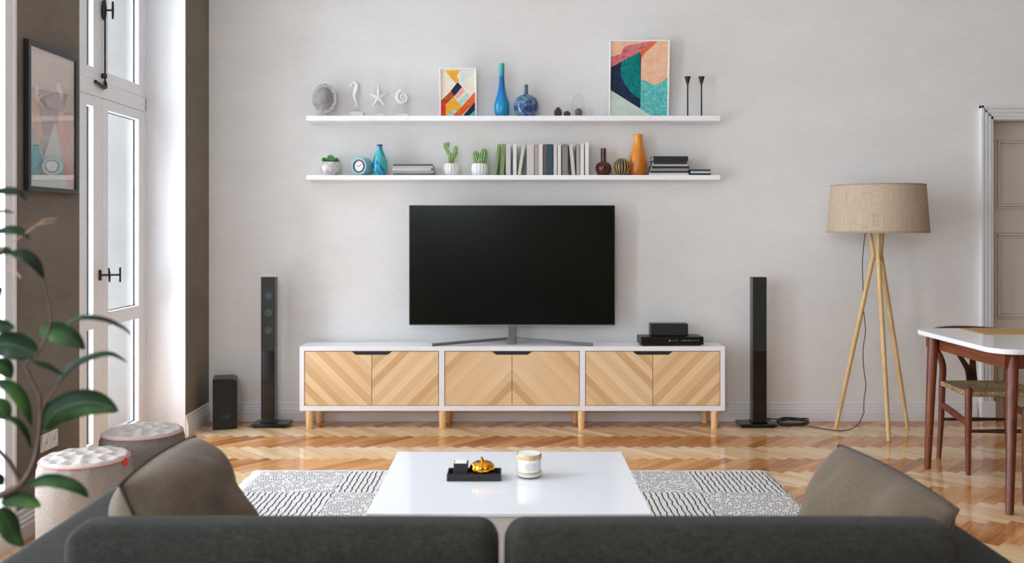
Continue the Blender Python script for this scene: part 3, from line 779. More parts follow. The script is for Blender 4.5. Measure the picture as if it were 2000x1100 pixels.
def seahorse(b):
    # traced in 9.09x zoom pixels: x=600+X/9.09, y=140+Y/9.09
    cv = lambda X, Y: zx(600+X/9.09, 140+Y/9.09, 697)
    body = [cv(*p) for p in ((850, 175), (890, 205), (890, 270), (860, 340), (845, 410), (860, 480), (885, 540), (890, 590), (865, 630), (830, 620), (815, 585), (835, 560))]
    tube(b, catmull(body, 6), [.010, .014, .0165][0:1]*1+[0]*0 if False else [(.009+.010*math.sin(min(1, i/26)*PI)**1)*(1 if i < 26 else 1)*max(.30, 1-max(0, i-24)/40) for i in range(len(catmull(body, 6)))], 12)
    hd = [cv(*p) for p in ((880, 185), (845, 165), (810, 190), (780, 225), (758, 245))]
    c = catmull(hd, 5); tube(b, c, [.013-.0095*(i/(len(c)-1)) for i in range(len(c))], 10)
    for p in ((865, 150), (905, 165), (925, 200), (930, 250), (905, 310)):
        o = cv(*p); tube(b, [cv(p[0]-20, p[1]+20), o], [.006, .0012], 6)
    fin = [cv(*p) for p in ((900, 300), (930, 340), (905, 390))]; tube(b, fin, [.004, .002, .003], 6)
seapiece('seahorse_figure', 'white seahorse ornament on a block plinth', 697, seahorse, .092, .034)
def star(b):
    cv = lambda X, Y: zx(600+X/9.09, 140+Y/9.09, 741)
    c0 = cv(1270, 440)
    for p in (((1262, 190),), ((1455, 345), ), ((1390, 600), ), ((1160, 590), ), ((1110, 360), )):
        e = Vector(cv(*p[0])); c_ = Vector(c0); m_ = (c_+e)/2+Vector((.003, -.003, 0))
        tube(b, catmull([c_, m_, e], 5), [.015, .014, .013, .012, .011, .010, .009, .008, .006, .005, .0035][:len(catmull([c_, m_, e], 5))], 10)
    q = bmesh.new(); bmesh.ops.create_uvsphere(q, u_segments=16, v_segments=10, radius=1); append(b, q, Matrix.Translation(Vector(c0)) @ Matrix.Diagonal((.020, .013, .020, 1)))
seapiece('starfish_figure', 'white starfish ornament on a pin and small block', 741, star, .062, .021, (0, (226-197)*SC, -.003))
def nautilus(b):
    cx, cz = 0.0, (226-188)*SC
    pts, rad = [], []
    for k in range(70):
        a = k/69*4.3*PI; r = .004+.040*(k/69)**1.5
        pts.append((cx+r*math.cos(PI*.9+a*-1), -.002-.012*(1-k/69), cz+r*math.sin(PI*.9-a))); rad.append(.003+.015*(k/69)**1.3)
    tube(b, pts, rad, 14)
seapiece('nautilus_figure', 'white spiral nautilus shell ornament on a thin pin and block', 788, nautilus, .066, .021, (0, (226-205)*SC, .004))

def turned(name, label, cat, cx, prof, base, mat, group=None, Y=IY, z0=None, **k):
    b = bm_new(); lathe(b, lpx(cx, prof, base, 0, Y), 40)
    bmesh.ops.translate(b, verts=b.verts, vec=(X_(cx, Y), Y, z0))
    return single(name, b, mat, label, cat, (X_(cx, Y), Y, z0), group, smooth=True, ang=50, **k)
turned('tall_vase', 'tall slim blue vase with a turquoise neck on the upper shelf', 'vase', 980,
    [(9, 226), (12, 224.5), (14.3, 217), (14.8, 209), (14, 199), (11, 188), (7.5, 175), (5.4, 160), (4.9, 148), (4.9, 140), (5.2, 128), (5.7, 121.3), (4.8, 121.3), (4.2, 130), (4, 150)], 226, M['bluevase'], z0=ZU)
turned('round_vase', 'round marbled dark blue vase with a narrow neck on the upper shelf', 'vase', 1027.5,
    [(14, 226), (18, 223), (22.5, 215), (24.5, 206), (23.3, 197), (19.5, 189.5), (13, 185), (5.2, 182.8), (3.8, 180.5), (3.3, 176), (3.4, 164), (2.4, 164), (2.2, 178)], 226, M['marble_blue'], z0=ZU, Y=6.205)
vz = bpy.data.objects['round_vase']
b = bm_new(); lathe(b, [(.0145, -.006), (.0158, .0), (.0128, .014), (.0126, .058), (.0136, .060), (.0090, .0602)], 28, (0, 0, (226-180.5)*SC), cap=False)
o = obj('neck', b, plain('slate_neck', (74, 92, 110), .25), vz, world=False, smooth=True); o['label'] = 'slate grey narrow neck'

def pinecone(b, c, r, h, seed):
    rnd = random.Random(seed); c = Vector(c)
    lathe(b, [(r*.35, 0), (r*.5, h*.3), (r*.3, h*.8), (.0002, h)], 10, c)
    N = 40
    for k in range(N):
        f = k/N; z = h*(.06+.88*f); R = r*(math.sin(PI*(.22+.74*f))**.8); a = k*2.4
        d = Vector((math.cos(a), math.sin(a), 0)); s = Vector((-d.y, d.x, 0)); sz = r*.55*(1.15-.6*f)
        p = c+Vector((0, 0, z)); q = [p+d*R*.35, p+d*R*.8+s*sz*.55+Vector((0, 0, -.0005)), p+d*R+Vector((0, 0, sz*.45)), p+d*R*.8-s*sz*.55]
        vs = [b.verts.new(v) for v in q]; vs2 = [b.verts.new(v+Vector((0, 0, .0022))) for v in q]
        b.faces.new(vs[::-1]); b.faces.new(vs2)
        for i in range(4): b.faces.new((vs[i], vs[(i+1) % 4], vs2[(i+1) % 4], vs2[i]))
def cone_thing(cx, Y, r, h, seed, label, mat, z=0):
    b = bm_new(); pinecone(b, (X_(cx, Y), Y, ZU+z), r, h, seed)
    single('pine_cone', b, mat, label, 'pine cone', (X_(cx, Y), Y, ZU+z), 'pine cones on the upper shelf')
cone_thing(1090, 6.21, .031, .068, 1, 'brown pine cone standing alone nearest the round blue vase', M['cone'])
cone_thing(1107.5, 6.19, .026, .038, 2, 'small squat pine cone right beside the glass dome', M['cone'])
cone_thing(1130, 6.21, .030, .055, 3, 'pale pine cone standing inside the glass dome', M['cone_pale'], .006)
t = thing('glass_cloche', 'clear glass dome covering a pine cone on the upper shelf', 'glass dome', (X_(1129.5, 6.21), 6.21, ZU))
b = bm_new(); lathe(b, [(.044, 0), (.046, .003), (.042, .0055), (.0001, .0055)], 30); obj('dish', b, M['white_ceramic'], t, world=False, smooth=True)
b = bm_new(); R = .0425
lathe(b, [(R, .006), (R, .055), (R, .100), (R*.95, .118), (R*.8, .134), (R*.55, .147), (R*.25, .154), (.0001, .156)], 30, cap=False); obj('dome', b, M['clear_glass'], t, world=False, smooth=True)
b = bm_new(); lathe(b, [(.003, .154), (.0035, .158), (.008, .162), (.008, .168), (.0001, .172)], 16); obj('knob', b, M['clear_glass'], t, world=False, smooth=True)
for k, cx in enumerate((1343, 1370)):
    t = thing('candlestick', ('left' if k == 0 else 'right')+' of the two slim black candlesticks at the right end of the upper shelf', 'candlestick', (ix(cx), IY, ZU), 'slim black candlesticks')
    b = bm_new(); lathe(b, lpx(cx, [(3.2, 226), (3.2, 225), (1.5, 224), (1.3, 165), (1.8, 162), (5.6, 149), (6.2, 147.5), (6.2, 147), (3.5, 147), (3, 149.5)], 226, 0), 24)
    obj('stem', b, M['black_matte'], t, world=False, smooth=True)

# lower shelf
def facet_pot():
    t = thing('succulent_pot', 'green succulent in a faceted grey pot at the left end of the lower shelf', 'potted plant', (ix(645.5), IY, ZL))
    b = bm_new(); n_ = 8; prf = [(.045, 0), (.066, .030), (.072, .060), (.064, .092)]
    rings = []
    for j, (r, z) in enumerate(prf):
        rings.append([b.verts.new((r*math.cos(2*PI*(i+.5*(j % 2))/n_), r*math.sin(2*PI*(i+.5*(j % 2))/n_), z)) for i in range(n_)])
    for j in range(3):
        A_, B_ = rings[j], rings[j+1]
        for i in range(n_):
            if j % 2 == 0:
                b.faces.new((A_[i], A_[(i+1) % n_], B_[i])); b.faces.new((A_[(i+1) % n_], B_[(i+1) % n_], B_[i]))
            else:
                b.faces.new((A_[i], A_[(i+1) % n_], B_[(i+1) % n_])); b.faces.new((A_[i], B_[(i+1) % n_], B_[i]))
    b.faces.new(rings[0][::-1]); b.faces.new(rings[-1])
    obj('pot', b, M['stone'], t, world=False)
    b = bm_new(); lathe(b, [(.054, .0925), (.03, .097), (.0001, .098)], 16); obj('soil', b, M['soil'], t, world=False)
    b = bm_new(); rnd = random.Random(4)
    for (ox, oy, s) in ((0, 0, 1), (-.042, -.012, .62), (.042, -.008, .6), (-.01, .035, .6), (.015, -.038, .55), (-.03, .03, .5), (.035, .025, .5)):
        for k in range(22):
            a = k*2.4; f = k/22; el = .15+1.25*f; L = s*.036*(1.1-.5*f)
            d = Vector((math.cos(a)*math.cos(el), math.sin(a)*math.cos(el), math.sin(el))); p = Vector((ox, oy, .093+.008*s+.018*f*s))
            tube(b, [p, p+d*L*.45, p+d*L*.85, p+d*L*1.05+Vector((0, 0, .002))], [.003*s, .0075*s, .0055*s, .0006], 6)
    obj('succulent', b, M['succulent'], t, world=False, smooth=True)
facet_pot()
# clock : a drum turned towards the room
t = thing('alarm_clock', 'round pale teal drum clock beside the swirled blue vase', 'clock', (ix(707.8), 6.21, ZL), rotz=math.radians(-22))
b = bm_new(); q = bmesh.new(); R = .062
lathe(q, [(R-.006, -.045), (R, -.038), (R, .038), (R-.006, .045), (R*.72, .045), (R*.68, .040), (.0001, .040)], 48)
append(b, q, Matrix.Translation((0, 0, R)) @ Matrix.Rotation(PI/2, 4, 'X')); obj('case', b, M['clock_teal'], t, world=False, smooth=True, ang=30)
b = bm_new(); q = bmesh.new(); lathe(q, [(R*.70, .040), (R*.70, .049), (R*.60, .049), (R*.60, .043)], 40, cap=False); append(b, q, Matrix.Translation((0, 0, R)) @ Matrix.Rotation(PI/2, 4, 'X')); obj('bezel', b, M['black_matte'], t, world=False, smooth=True, ang=30)
b = bm_new(); q = bmesh.new(); lathe(q, [(R*.62, .0402), (R*.62, .0425), (.0001, .0425)], 40); append(b, q, Matrix.Translation((0, 0, R)) @ Matrix.Rotation(PI/2, 4, 'X')); fo = obj('dial', b, M['clock_face'], t, world=False)
b = bm_new()
for (a, L, wd) in ((math.radians(30), .026, .0012), (math.radians(172), .022, .0009)):
    q = bmesh.new(); box(q, -.004, L, -.0008, .0, -wd, wd); append(b, q, Matrix.Translation((0, -.0440, R)) @ Matrix.Rotation(-a, 4, 'Y'))
for k in range(12):
    q = bmesh.new(); box(q, R*.50, R*.57, -.0004, .0, -.0005, .0005); append(b, q, Matrix.Translation((0, -.0428, R)) @ Matrix.Rotation(k*PI/6, 4, 'Y'))
obj('hands', b, M['black_matte'], t, world=False)
v1 = turned('swirl_vase', 'teardrop shaped vase with swirled teal and blue glaze beside the clock', 'vase', 741.5,
    [(9, 342), (11.5, 339), (14.2, 331), (14.8, 324), (14, 315), (11, 304), (7.8, 296.5), (5.5, 290), (4.8, 284.5)], 342, M['swirl_teal'], z0=ZL)
b = bm_new(); lathe(b, [(.0176, .1995), (.019, .201), (.0188, .2125), (.013, .2128), (.012, .203)], 24); o = obj('rim', b, M['navy_cap'], v1, world=False, smooth=True); o['label'] = 'dark blue rim'

# cacti in ribbed white pots
def ribbed_pot(t):
    b = bm_new(); lathe(b, [(.040, 0), (.050, .006), (.058, .030), (.058, .050), (.052, .072), (.048, .082), (.043, .082), (.043, .076)], 96, ribs=16, ribamp=.035)
    for v in b.verts: pass
    obj('pot', b, M['white_ceramic'], t, world=False, smooth=True, ang=60)
    b = bm_new(); lathe(b, [(.043, .0762), (.02, .079), (.0001, .079)], 16); obj('soil', b, M['soil'], t, world=False)
def lobe(b, p0, p1, r, ribs=9):
    p0, p1 = Vector(p0), Vector(p1); d = (p1-p0); L = d.length
    q = bmesh.new(); prf = [(r*.55, 0), (r*.85, .12*L), (r, .35*L), (r, .65*L), (r*.85, .85*L), (r*.5, .97*L), (.0001, L)]
    lathe(q, prf, 45, ribs=ribs, ribamp=.13)
    append(b, q, Matrix.Translation(p0) @ d.to_track_quat('Z', 'Y').to_matrix().to_4x4())
def lobe_edges(b, p0, p1, r, ribs=9):
    p0, p1 = Vector(p0), Vector(p1); d = (p1-p0); L = d.length; Mx = Matrix.Translation(p0) @ d.to_track_quat('Z', 'Y').to_matrix().to_4x4()
    for k in range(ribs):
        a = 2*PI*k/ribs
        pts = [Mx @ Vector((rr*1.14*math.cos(a), rr*1.14*math.sin(a), z)) for rr, z in ((r*.58, .02*L), (r*.85, .12*L), (r, .35*L), (r, .65*L), (r*.85, .85*L), (r*.5, .96*L))]
        tube(b, pts, .0019, 5)
def cactus(cx, label, lobes, grp='cacti in ribbed white pots'):
    t = thing('potted_cactus', label, 'potted plant', (ix(cx), IY, ZL), grp); ribbed_pot(t)
    b = bm_new()
    for l in lobes: lobe(b, *l)
    ca = obj('cactus', b, M['cactus'], t, world=False, smooth=True, ang=180)
    b = bm_new()
    for l in lobes: lobe_edges(b, *l)
    obj('ridges', b, M['cactus_rib'], t, world=False, smooth=True)
cactus(881, 'tall branching cactus in a ribbed white pot on the lower shelf', [((0, 0, .074), (.002, 0, .160), .019), ((-.010, 0, .130), (-.036, 0, .195), .011), ((-.034, .0, .176), (-.046, -.004, .225), .0125), ((-.026, 0, .19), (-.020, 0, .232), .010), ((.010, -.004, .12), (.040, -.008, .172), .013), ((.022, .0, .150), (.034, .0, .205), .0135)])
cactus(937, 'short two lobed cactus in a ribbed white pot nearest the books', [((-.010, 0, .072), (-.034, 0, .168), .022), ((.012, 0, .072), (.034, 0, .186), .024), ((0, -.018, .072), (.002, -.022, .112), .012)])

# books standing on the lower shelf
mc = {}
def cover_mat(c):
    if c not in mc: mc[c] = plain('book_cloth_%02d' % len(mc), c, .7, var=.04, scale=160)
    return mc[c]
def book(label, x0, x1, ztop, color, lean_px=0, depth=.125, group='upright books on the lower shelf', yf=6.150, band=None):
    wd = (x1-x0)*yf/F; h = (342-ztop)*yf/F
    t = thing('book', label, 'book', (X_((x0+x1)/2, yf), yf, ZL), group)
    ang = math.atan2(lean_px*yf/F, h); t.rotation_euler = (0, ang, 0)
    if lean_px: t.location.z = ZL + abs(math.sin(ang))*wd/2
    c_ = .0022 if wd > .018 else .0015
    b = bm_new(); bbox(b, -wd/2, -wd/2+c_, 0, depth, 0, h, .0006, 1); bbox(b, wd/2-c_, wd/2, 0, depth, 0, h, .0006, 1); bbox(b, -wd/2, wd/2, -.0015, .0022, 0, h, .0012, 1)
    obj('cover', b, cover_mat(color), t, world=False)
    b = bm_new(); box(b, -wd/2+c_, wd/2-c_, .003, depth-.004, .004, h-.005); obj('pages', b, M['paper'], t, world=False)
    if band:
        for z in band[1:]:
            b = bm_new(); box(b, -wd/2+.0006, wd/2-.0006, -.0019, 0, h*z-.0015, h*z+.0015)
            obj('spine_band', b, cover_mat(band[0]), t, world=False)
book('first green book, leaning, at the left end of the upright row', 964, 970, 281.5, (124, 148, 88), 8)
book('second green book, leaning beside the first green one', 976.2, 984.0, 281, (122, 144, 84), 4.2)
book('light grey book just right of the two green books', 988, 997.5, 281, (200, 199, 200))
book('narrow white book just left of the pale green leaning one', 1002, 1009, 281, (222, 218, 214), band=((190, 190, 186), .1, .15))
book('pale green book leaning to the right in the row', 1011, 1017, 281.5, (196, 202, 178), 9.5)
book('wide light grey book right of the pale green leaning one', 1029, 1043, 280.6, (200, 196, 190))
book('mid grey book between the wide light grey and pinkish white books', 1044, 1052, 281, (166, 161, 157), band=((140, 136, 132), .9))
book('pinkish white book just left of the dark taupe one', 1052.5, 1060, 280.5, (220, 210, 209))
book('dark taupe book touching the dark teal one', 1061, 1068.5, 281.5, (92, 82, 77))
book('dark teal book in the middle of the row', 1069, 1080, 281.5, (44, 74, 86))
book('cream book just right of the dark teal one', 1081.2, 1088, 282, (204, 204, 194), band=((176, 176, 170), .12))
book('narrow white book just left of the wide taupe one', 1089.2, 1096, 283, (220, 215, 211))
book('wide taupe grey book with a ridged spine', 1098, 1109, 281, (134, 128, 119), band=((116, 110, 102), .88, .93, .1))
book('pale grey book leaning left against the taupe grey one', 1117, 1124, 281.5, (200, 196, 190), -5.8)
book('mid grey book right of the pale leaning one', 1126, 1132.4, 281, (164, 161, 155), band=((190, 188, 184), .12))
book('white book second from the right end of the upright row', 1133.5, 1141, 280, (222, 219, 214), band=((196, 192, 188), .85))
book('tallest white book at the right end of the upright row', 1143, 1150, 277.5, (226, 224, 220))

def flat_book(name, label, cat, x0, x1, y0, y1, color, group, dy=0, yf=6.145, depth=.13, pages=(206, 202, 196), rot=0, base=342, hard=True):
    xa, xb = X_(x0, yf), X_(x1, yf); z0 = ZL+(base-y1)*yf/F; h = (y1-y0)*yf/F-.0004
    t = thing(name, label, cat, ((xa+xb)/2, yf+dy+depth/2, z0), group, rotz=rot); w2 = (xb-xa)/2; c_ = min(.0022, h*.25)
    b = bm_new(); bbox(b, -w2, w2, -depth/2, depth/2, 0, c_, .0005, 1); bbox(b, -w2, w2, -depth/2, depth/2, h-c_, h, .0005, 1)
    bbox(b, -w2, w2, -depth/2-.0008, -depth/2+.002, 0, h, .0008, 1)
    obj('cover', b, cover_mat(color), t, world=False)
    b = bm_new(); box(b, -w2+.004, w2-.003, -depth/2+.002, depth/2-.004, c_, h-c_); obj('pages', b, cover_mat(pages), t, world=False)
g = 'flat magazines on the lower shelf'
flat_book('magazine', 'dark grey magazine on top of the left flat stack', 'magazine', 767.5, 844, 320.3, 323.8, (92, 90, 90), g, pages=(150, 148, 146))
flat_book('magazine', 'pale silver magazine second from the top of the left flat stack', 'magazine', 768, 846, 323.8, 328.7, (186, 182, 178), g, rot=-.03)
flat_book('magazine', 'bright silver magazine in the middle of the left flat stack', 'magazine', 766.5, 842, 328.7, 333.2, (206, 203, 199), g, rot=.01)
flat_book('magazine', 'mid grey magazine second from the bottom of the left flat stack', 'magazine', 767, 847, 333.2, 338.4, (164, 160, 157), g, rot=-.02)
flat_book('magazine', 'charcoal magazine at the bottom of the left flat stack', 'magazine', 768, 845, 338.4, 342, (104, 102, 101), g)
g = 'flat books right of the amber vase'
flat_book('book', 'black book topmost of the flat stack right of the amber vase', 'book', 1275, 1343.5, 305, 314.2, (34, 37, 34), g, pages=(196, 194, 190), rot=.04)
flat_book('book', 'thick black book second from the top of the right flat stack', 'book', 1276, 1341.5, 314.2, 320.6, (36, 39, 36), g, pages=(190, 188, 184), rot=.03)
flat_book('book', 'light grey book third from the top of the right flat stack', 'book', 1274.5, 1344, 320.6, 324.4, (184, 180, 176), g, rot=.03)
flat_book('book', 'wide black book in the middle of the right flat stack', 'book', 1272.5, 1345.5, 324.4, 328.8, (38, 36, 36), g, rot=.04)
flat_book('book', 'mid grey book third from the bottom of the right flat stack', 'book', 1272, 1344, 328.8, 333.7, (142, 140, 138), g, rot=.02)
flat_book('book', 'dark book second from the bottom of the right flat stack', 'book', 1270, 1343.5, 333.7, 337.6, (52, 48, 48), g, rot=.03)
flat_book('book', 'pale grey book at the bottom of the right flat stack', 'book', 1268, 1345, 337.6, 342, (208, 204, 200), g)
g = 'thin disc cases at the right end of the lower shelf'
flat_book('disc_case', 'top black disc case at the right end of the lower shelf', 'disc case', 1347.5, 1388, 330.4, 334.2, (58, 58, 60), g, depth=.12, pages=(200, 202, 204), dy=.005)
flat_book('disc_case', 'pale blue disc case in the middle of the small right pile', 'disc case', 1349, 1387, 334.2, 338, (186, 204, 214), g, depth=.12, dy=.005, pages=(170, 190, 205))
flat_book('disc_case', 'dark bottom disc case of the small right pile', 'disc case', 1347, 1388.5, 338, 342, (44, 48, 54), g, depth=.12, dy=.005, pages=(90, 110, 130))

turned('brown_vase', 'round brown glass bottle vase with a straight neck', 'vase', 1178.5,
    [(9, 342), (12, 339.5), (15, 332), (15.6, 327), (14.5, 321.5), (11.5, 317.6), (7, 315.2), (5.2, 314.4), (5, 312), (5, 288.4), (3.9, 288.4), (3.7, 300)], 342, M['brown_glass'], z0=ZL)
turned('amber_vase', 'tall amber orange vase between the striped ball and the black books', 'vase', 1246,
    [(13.5, 342), (15, 340), (16.5, 330), (16.9, 318), (15.8, 305), (13.2, 293), (10.2, 283), (8.6, 275), (8.6, 267), (9.8, 262.5), (10.6, 261.2), (9.6, 261.2), (7.4, 266)], 342, M['amber'], z0=ZL)
t = thing('striped_ball', 'dark ball ornament ringed with brass meridian lines', 'ornament', (X_(1214, 6.20), 6.20, ZL))
R = 18.0*6.2/F; b = bm_new(); bmesh.ops.create_uvsphere(b, u_segments=32, v_segments=20, radius=R*.95); bmesh.ops.translate(b, verts=b.verts, vec=(0, 0, R*.955)); obj('ball', b, plain('ball_brown', (50, 38, 32), .5, var=.2), t, world=False, smooth=True)
b = bm_new()
for k in range(9):
    a = k*PI/9+.1
    tube(b, [(R*.965*math.cos(q)*math.cos(a), R*.965*math.cos(q)*math.sin(a), R*.965+R*.94*math.sin(q)) for q in [i*2*PI/36 for i in range(36)]], .0020, 5, closed=True)
obj('meridian_wires', b, M['gold_wire'], t, world=False, smooth=True)

# ================================================================ FLOOR LAMP
LY = 5.92; lx = X_(1714, LY)
t = thing('floor_lamp', 'tripod floor lamp with a wide beige linen drum shade', 'lamp', (lx, LY, 0))
zb_, zt_ = 1.302, 1.610; rb, rt = .3125, .290
b = bm_new(); uvl = b.loops.layers.uv.new('UVMap'); n = 72
def ring(r, z): return [b.verts.new((lx+r*math.cos(2*PI*i/n), LY+r*math.sin(2*PI*i/n), z)) for i in range(n)]
R_ = [ring(rb, zb_), ring(rt, zt_), ring(rt-.003, zt_), ring(rb-.003, zb_)]
for j in range(4):
    A_, B_ = R_[j], R_[(j+1) % 4]
    for i in range(n):
        f = b.faces.new((A_[i], A_[(i+1) % n], B_[(i+1) % n], B_[i]))
        for lp, uv in zip(f.loops, ((i/n, j % 2), ((i+1)/n, j % 2), ((i+1)/n, 1-j % 2), (i/n, 1-j % 2))): lp[uvl].uv = (uv[0]*1.0, uv[1]*.15)
shade = obj('lamp_shade', b, M['linen'], t, smooth=True, ang=50)
b = bm_new()
for (r, z0, z1) in ((rb, zb_-.001, zb_+.010), (rt, zt_-.009, zt_+.001)):
    lathe(b, [(r-.003, z0), (r+.0012, z0), (r+.0012+(-.0006 if z0 > 1.5 else -.0006), z1), (r-.003, z1)], 72, (lx, LY, 0), cap=False)
obj('trim_band', b, M['tan_band'] if False else plain('shade_binding', (158, 138, 116), .9, var=.08, scale=300), shade, smooth=True)
feet = [(at(1632, 838, 6.04), 1706, 502, 1698, 5.90), (at(1736, 862, 5.69), 1715, 500, 1716, 5.84), (at(1773, 838, 6.04), 1720, 502, 1723.5, 5.96)]
zk, ztop = 1.160, 1.44
b = bm_new()
for (ft, kx, ky, tx, ty) in feet:
    Y1 = {1706: 5.905, 1715: 5.875, 1720: 5.935}[kx]
    k_ = Vector((X_(kx, Y1), Y1, zk)); tp = Vector((X_(tx, ty), ty, 1.32)); d_ = (tp-k_); tp = k_+d_*((ztop-zk)/(1.32-zk))
    b = bm_new(); fz = Vector((ft.x, ft.y, .0)); mid = fz.lerp(k_, .5)
    tube(b, [fz, mid, k_-(k_-fz).normalized()*.02, k_, k_+(tp-k_).normalized()*.02, tp], [.0125, .0155, .0150, .0145, .0140, .0125], 14)
    obj('leg', b, M['oak_lamp'], t, smooth=True)
b = bm_new(); tube(b, [(X_(1703, 5.90), 5.905, 1.135), (X_(1722, 5.93), 5.925, 1.135)], .011, 10); tube(b, [(X_(1715, 5.9), 5.875, 1.135), (X_(1712, 5.9), 5.92, 1.135)], .011, 10)
obj('hub', b, M['oak_lamp'], t, smooth=True)
b = bm_new(); lathe(b, [(.035, 1.43), (.035, 1.445), (.02, 1.45), (.02, 1.49), (.0001, 1.49)], 20, (lx, LY, 0))
for k in range(3): a = k*2*PI/3+.4; tube(b, [(lx, LY, 1.595), (lx+(rt-.003)*math.cos(a), LY+(rt-.003)*math.sin(a), 1.600)], .002, 6)
tube(b, [(lx, LY, 1.48), (lx, LY, 1.596)], .004, 8)
obj('lamp_holder', b, M['satin_steel'], t, smooth=True)
b = bm_new(); bmesh.ops.create_uvsphere(b, u_segments=16, v_segments=12, radius=.03); bmesh.ops.translate(b, verts=b.verts, vec=(lx, LY+.0, 1.52)); obj('bulb', b, plain('unlit_bulb', (236, 234, 228), .3), t, smooth=True)
b = bm_new(); cy = 5.95
pts = [(lx, LY, 1.46), (X_(1695, cy), cy-.02, 1.42)]+[tuple(at(p, q, cy)) for p, q in ((1690, 458), (1686.5, 485), (1684.5, 515), (1685.5, 560), (1686, 600), (1690.5, 645), (1686, 680), (1686.5, 715), (1691, 752), (1688, 778), (1687, 800))]
pts += [at(1687, 817, 6.02)+Vector((0, 0, .035)), at(1676, 832, 6.02)+Vector((0, 0, .010))]
pts += [(X_(p, 2367/(q-446)), 2367/(q-446), .004) for p, q in ((1660, 840), (1640, 842.5), (1615, 839.5), (1588, 835.5), (1575, 833))]
tube(b, catmull(pts, 8), .0027, 7)
obj('power_cord', b, M['rubber'], t, smooth=True)

# ================================================================ DINING TABLE AND CHAIRS
TX, TY0, TY1, TZ = 2.305, 4.335, 5.275, .752
t = thing('dining_table', 'dining table with a rounded white top and splayed walnut legs', 'table', (3.1, 4.8, 0))
def rrect(x0, x1, y0, y1, r, n=10):
    out = []
    for (cx, cy, a0) in ((x1-r, y1-r, 0), (x0+r, y1-r, 90), (x0+r, y0+r, 180), (x1-r, y0+r, 270)):
        for k in range(n+1): a = math.radians(a0+90*k/n); out.append((cx+r*math.cos(a), cy+r*math.sin(a)))
    return out
def slab(b, pts, z0, z1):
    a = [b.verts.new((x, y, z0)) for x, y in pts]; c = [b.verts.new((x, y, z1)) for x, y in pts]; n = len(pts)
    b.faces.new(a[::-1]); b.faces.new(c)
    for i in range(n): b.faces.new((a[i], a[(i+1) % n], c[(i+1) % n], c[i]))
b = bm_new(); slab(b, rrect(TX, 3.95, TY0, TY1, .12), TZ-.026, TZ); obj('table_top', b, plain('polished_white_top', (232, 231, 230), .09, var=.004), t, bevel=.005)
b = bm_new(); i_ = .055
for q in ((TX+i_+.03, 3.95-i_-.03, TY0+i_, TY0+i_+.022), (TX+i_+.03, 3.95-i_-.03, TY1-i_-.022, TY1-i_), (TX+i_+.01, TX+i_+.032, TY0+i_, TY1-i_), (3.95-i_-.032, 3.95-i_-.01, TY0+i_, TY1-i_)): bbox(b, *q, TZ-.10, TZ-.0265, .003)
obj('apron', b, M['walnut_x'], t)
for (fx, fy, hx, hy) in ((2.297, 5.20, 2.375, 5.185), (2.312, 4.235, 2.425, 4.415), (3.98, 5.20, 3.87, 5.18), (3.98, 4.235, 3.86, 4.415)):
    if fy > 5: fx, fy, hx, hy = (2.300, 5.045, 2.345, 4.985+.09) if fx < 3 else (3.98, 5.12, 3.88, 5.15)
    b = bm_new(); p0 = Vector((fx, fy, 0)); p1 = Vector((hx, hy, TZ-.027))
    tube(b, [p0, p0.lerp(p1, .02), p0.lerp(p1, .5), p0.lerp(p1, .85), p1], [.016, .018, .0235, .0275, .0265], 18)
    obj('leg', b, M['walnut'], t, smooth=True)
def placemat(label, x0, x1, y0, y1):
    b = bm_new(); bbox(b, x0, x1, y0, y1, TZ, TZ+.004, .0015, 1)
    single('placemat', b, M['mat'], label, 'placemat', ((x0+x1)/2, (y0+y1)/2, TZ), 'woven placemats on the dining table')
q = NT('woven_straw'); o_ = q.coord(); f_ = q.math('ADD', q.math('MULTIPLY', q.noise(q.mapping(o_, (1, 18, 1)), 40, 2), .5), q.math('MULTIPLY', q.noise(q.mapping(o_, (18, 1, 1)), 40, 2), .5))
M['mat'] = q.set(q.ramp(f_, [(.35, (150, 112, 64)), (.65, (204, 168, 112))]), .85)
placemat('tan woven placemat at the far side of the white dining table', 2.57, 2.99, 4.955, 5.225)
placemat('tan woven placemat at the near side of the table, cut by the frame edge', 2.635, 3.05, 4.43, 4.72)

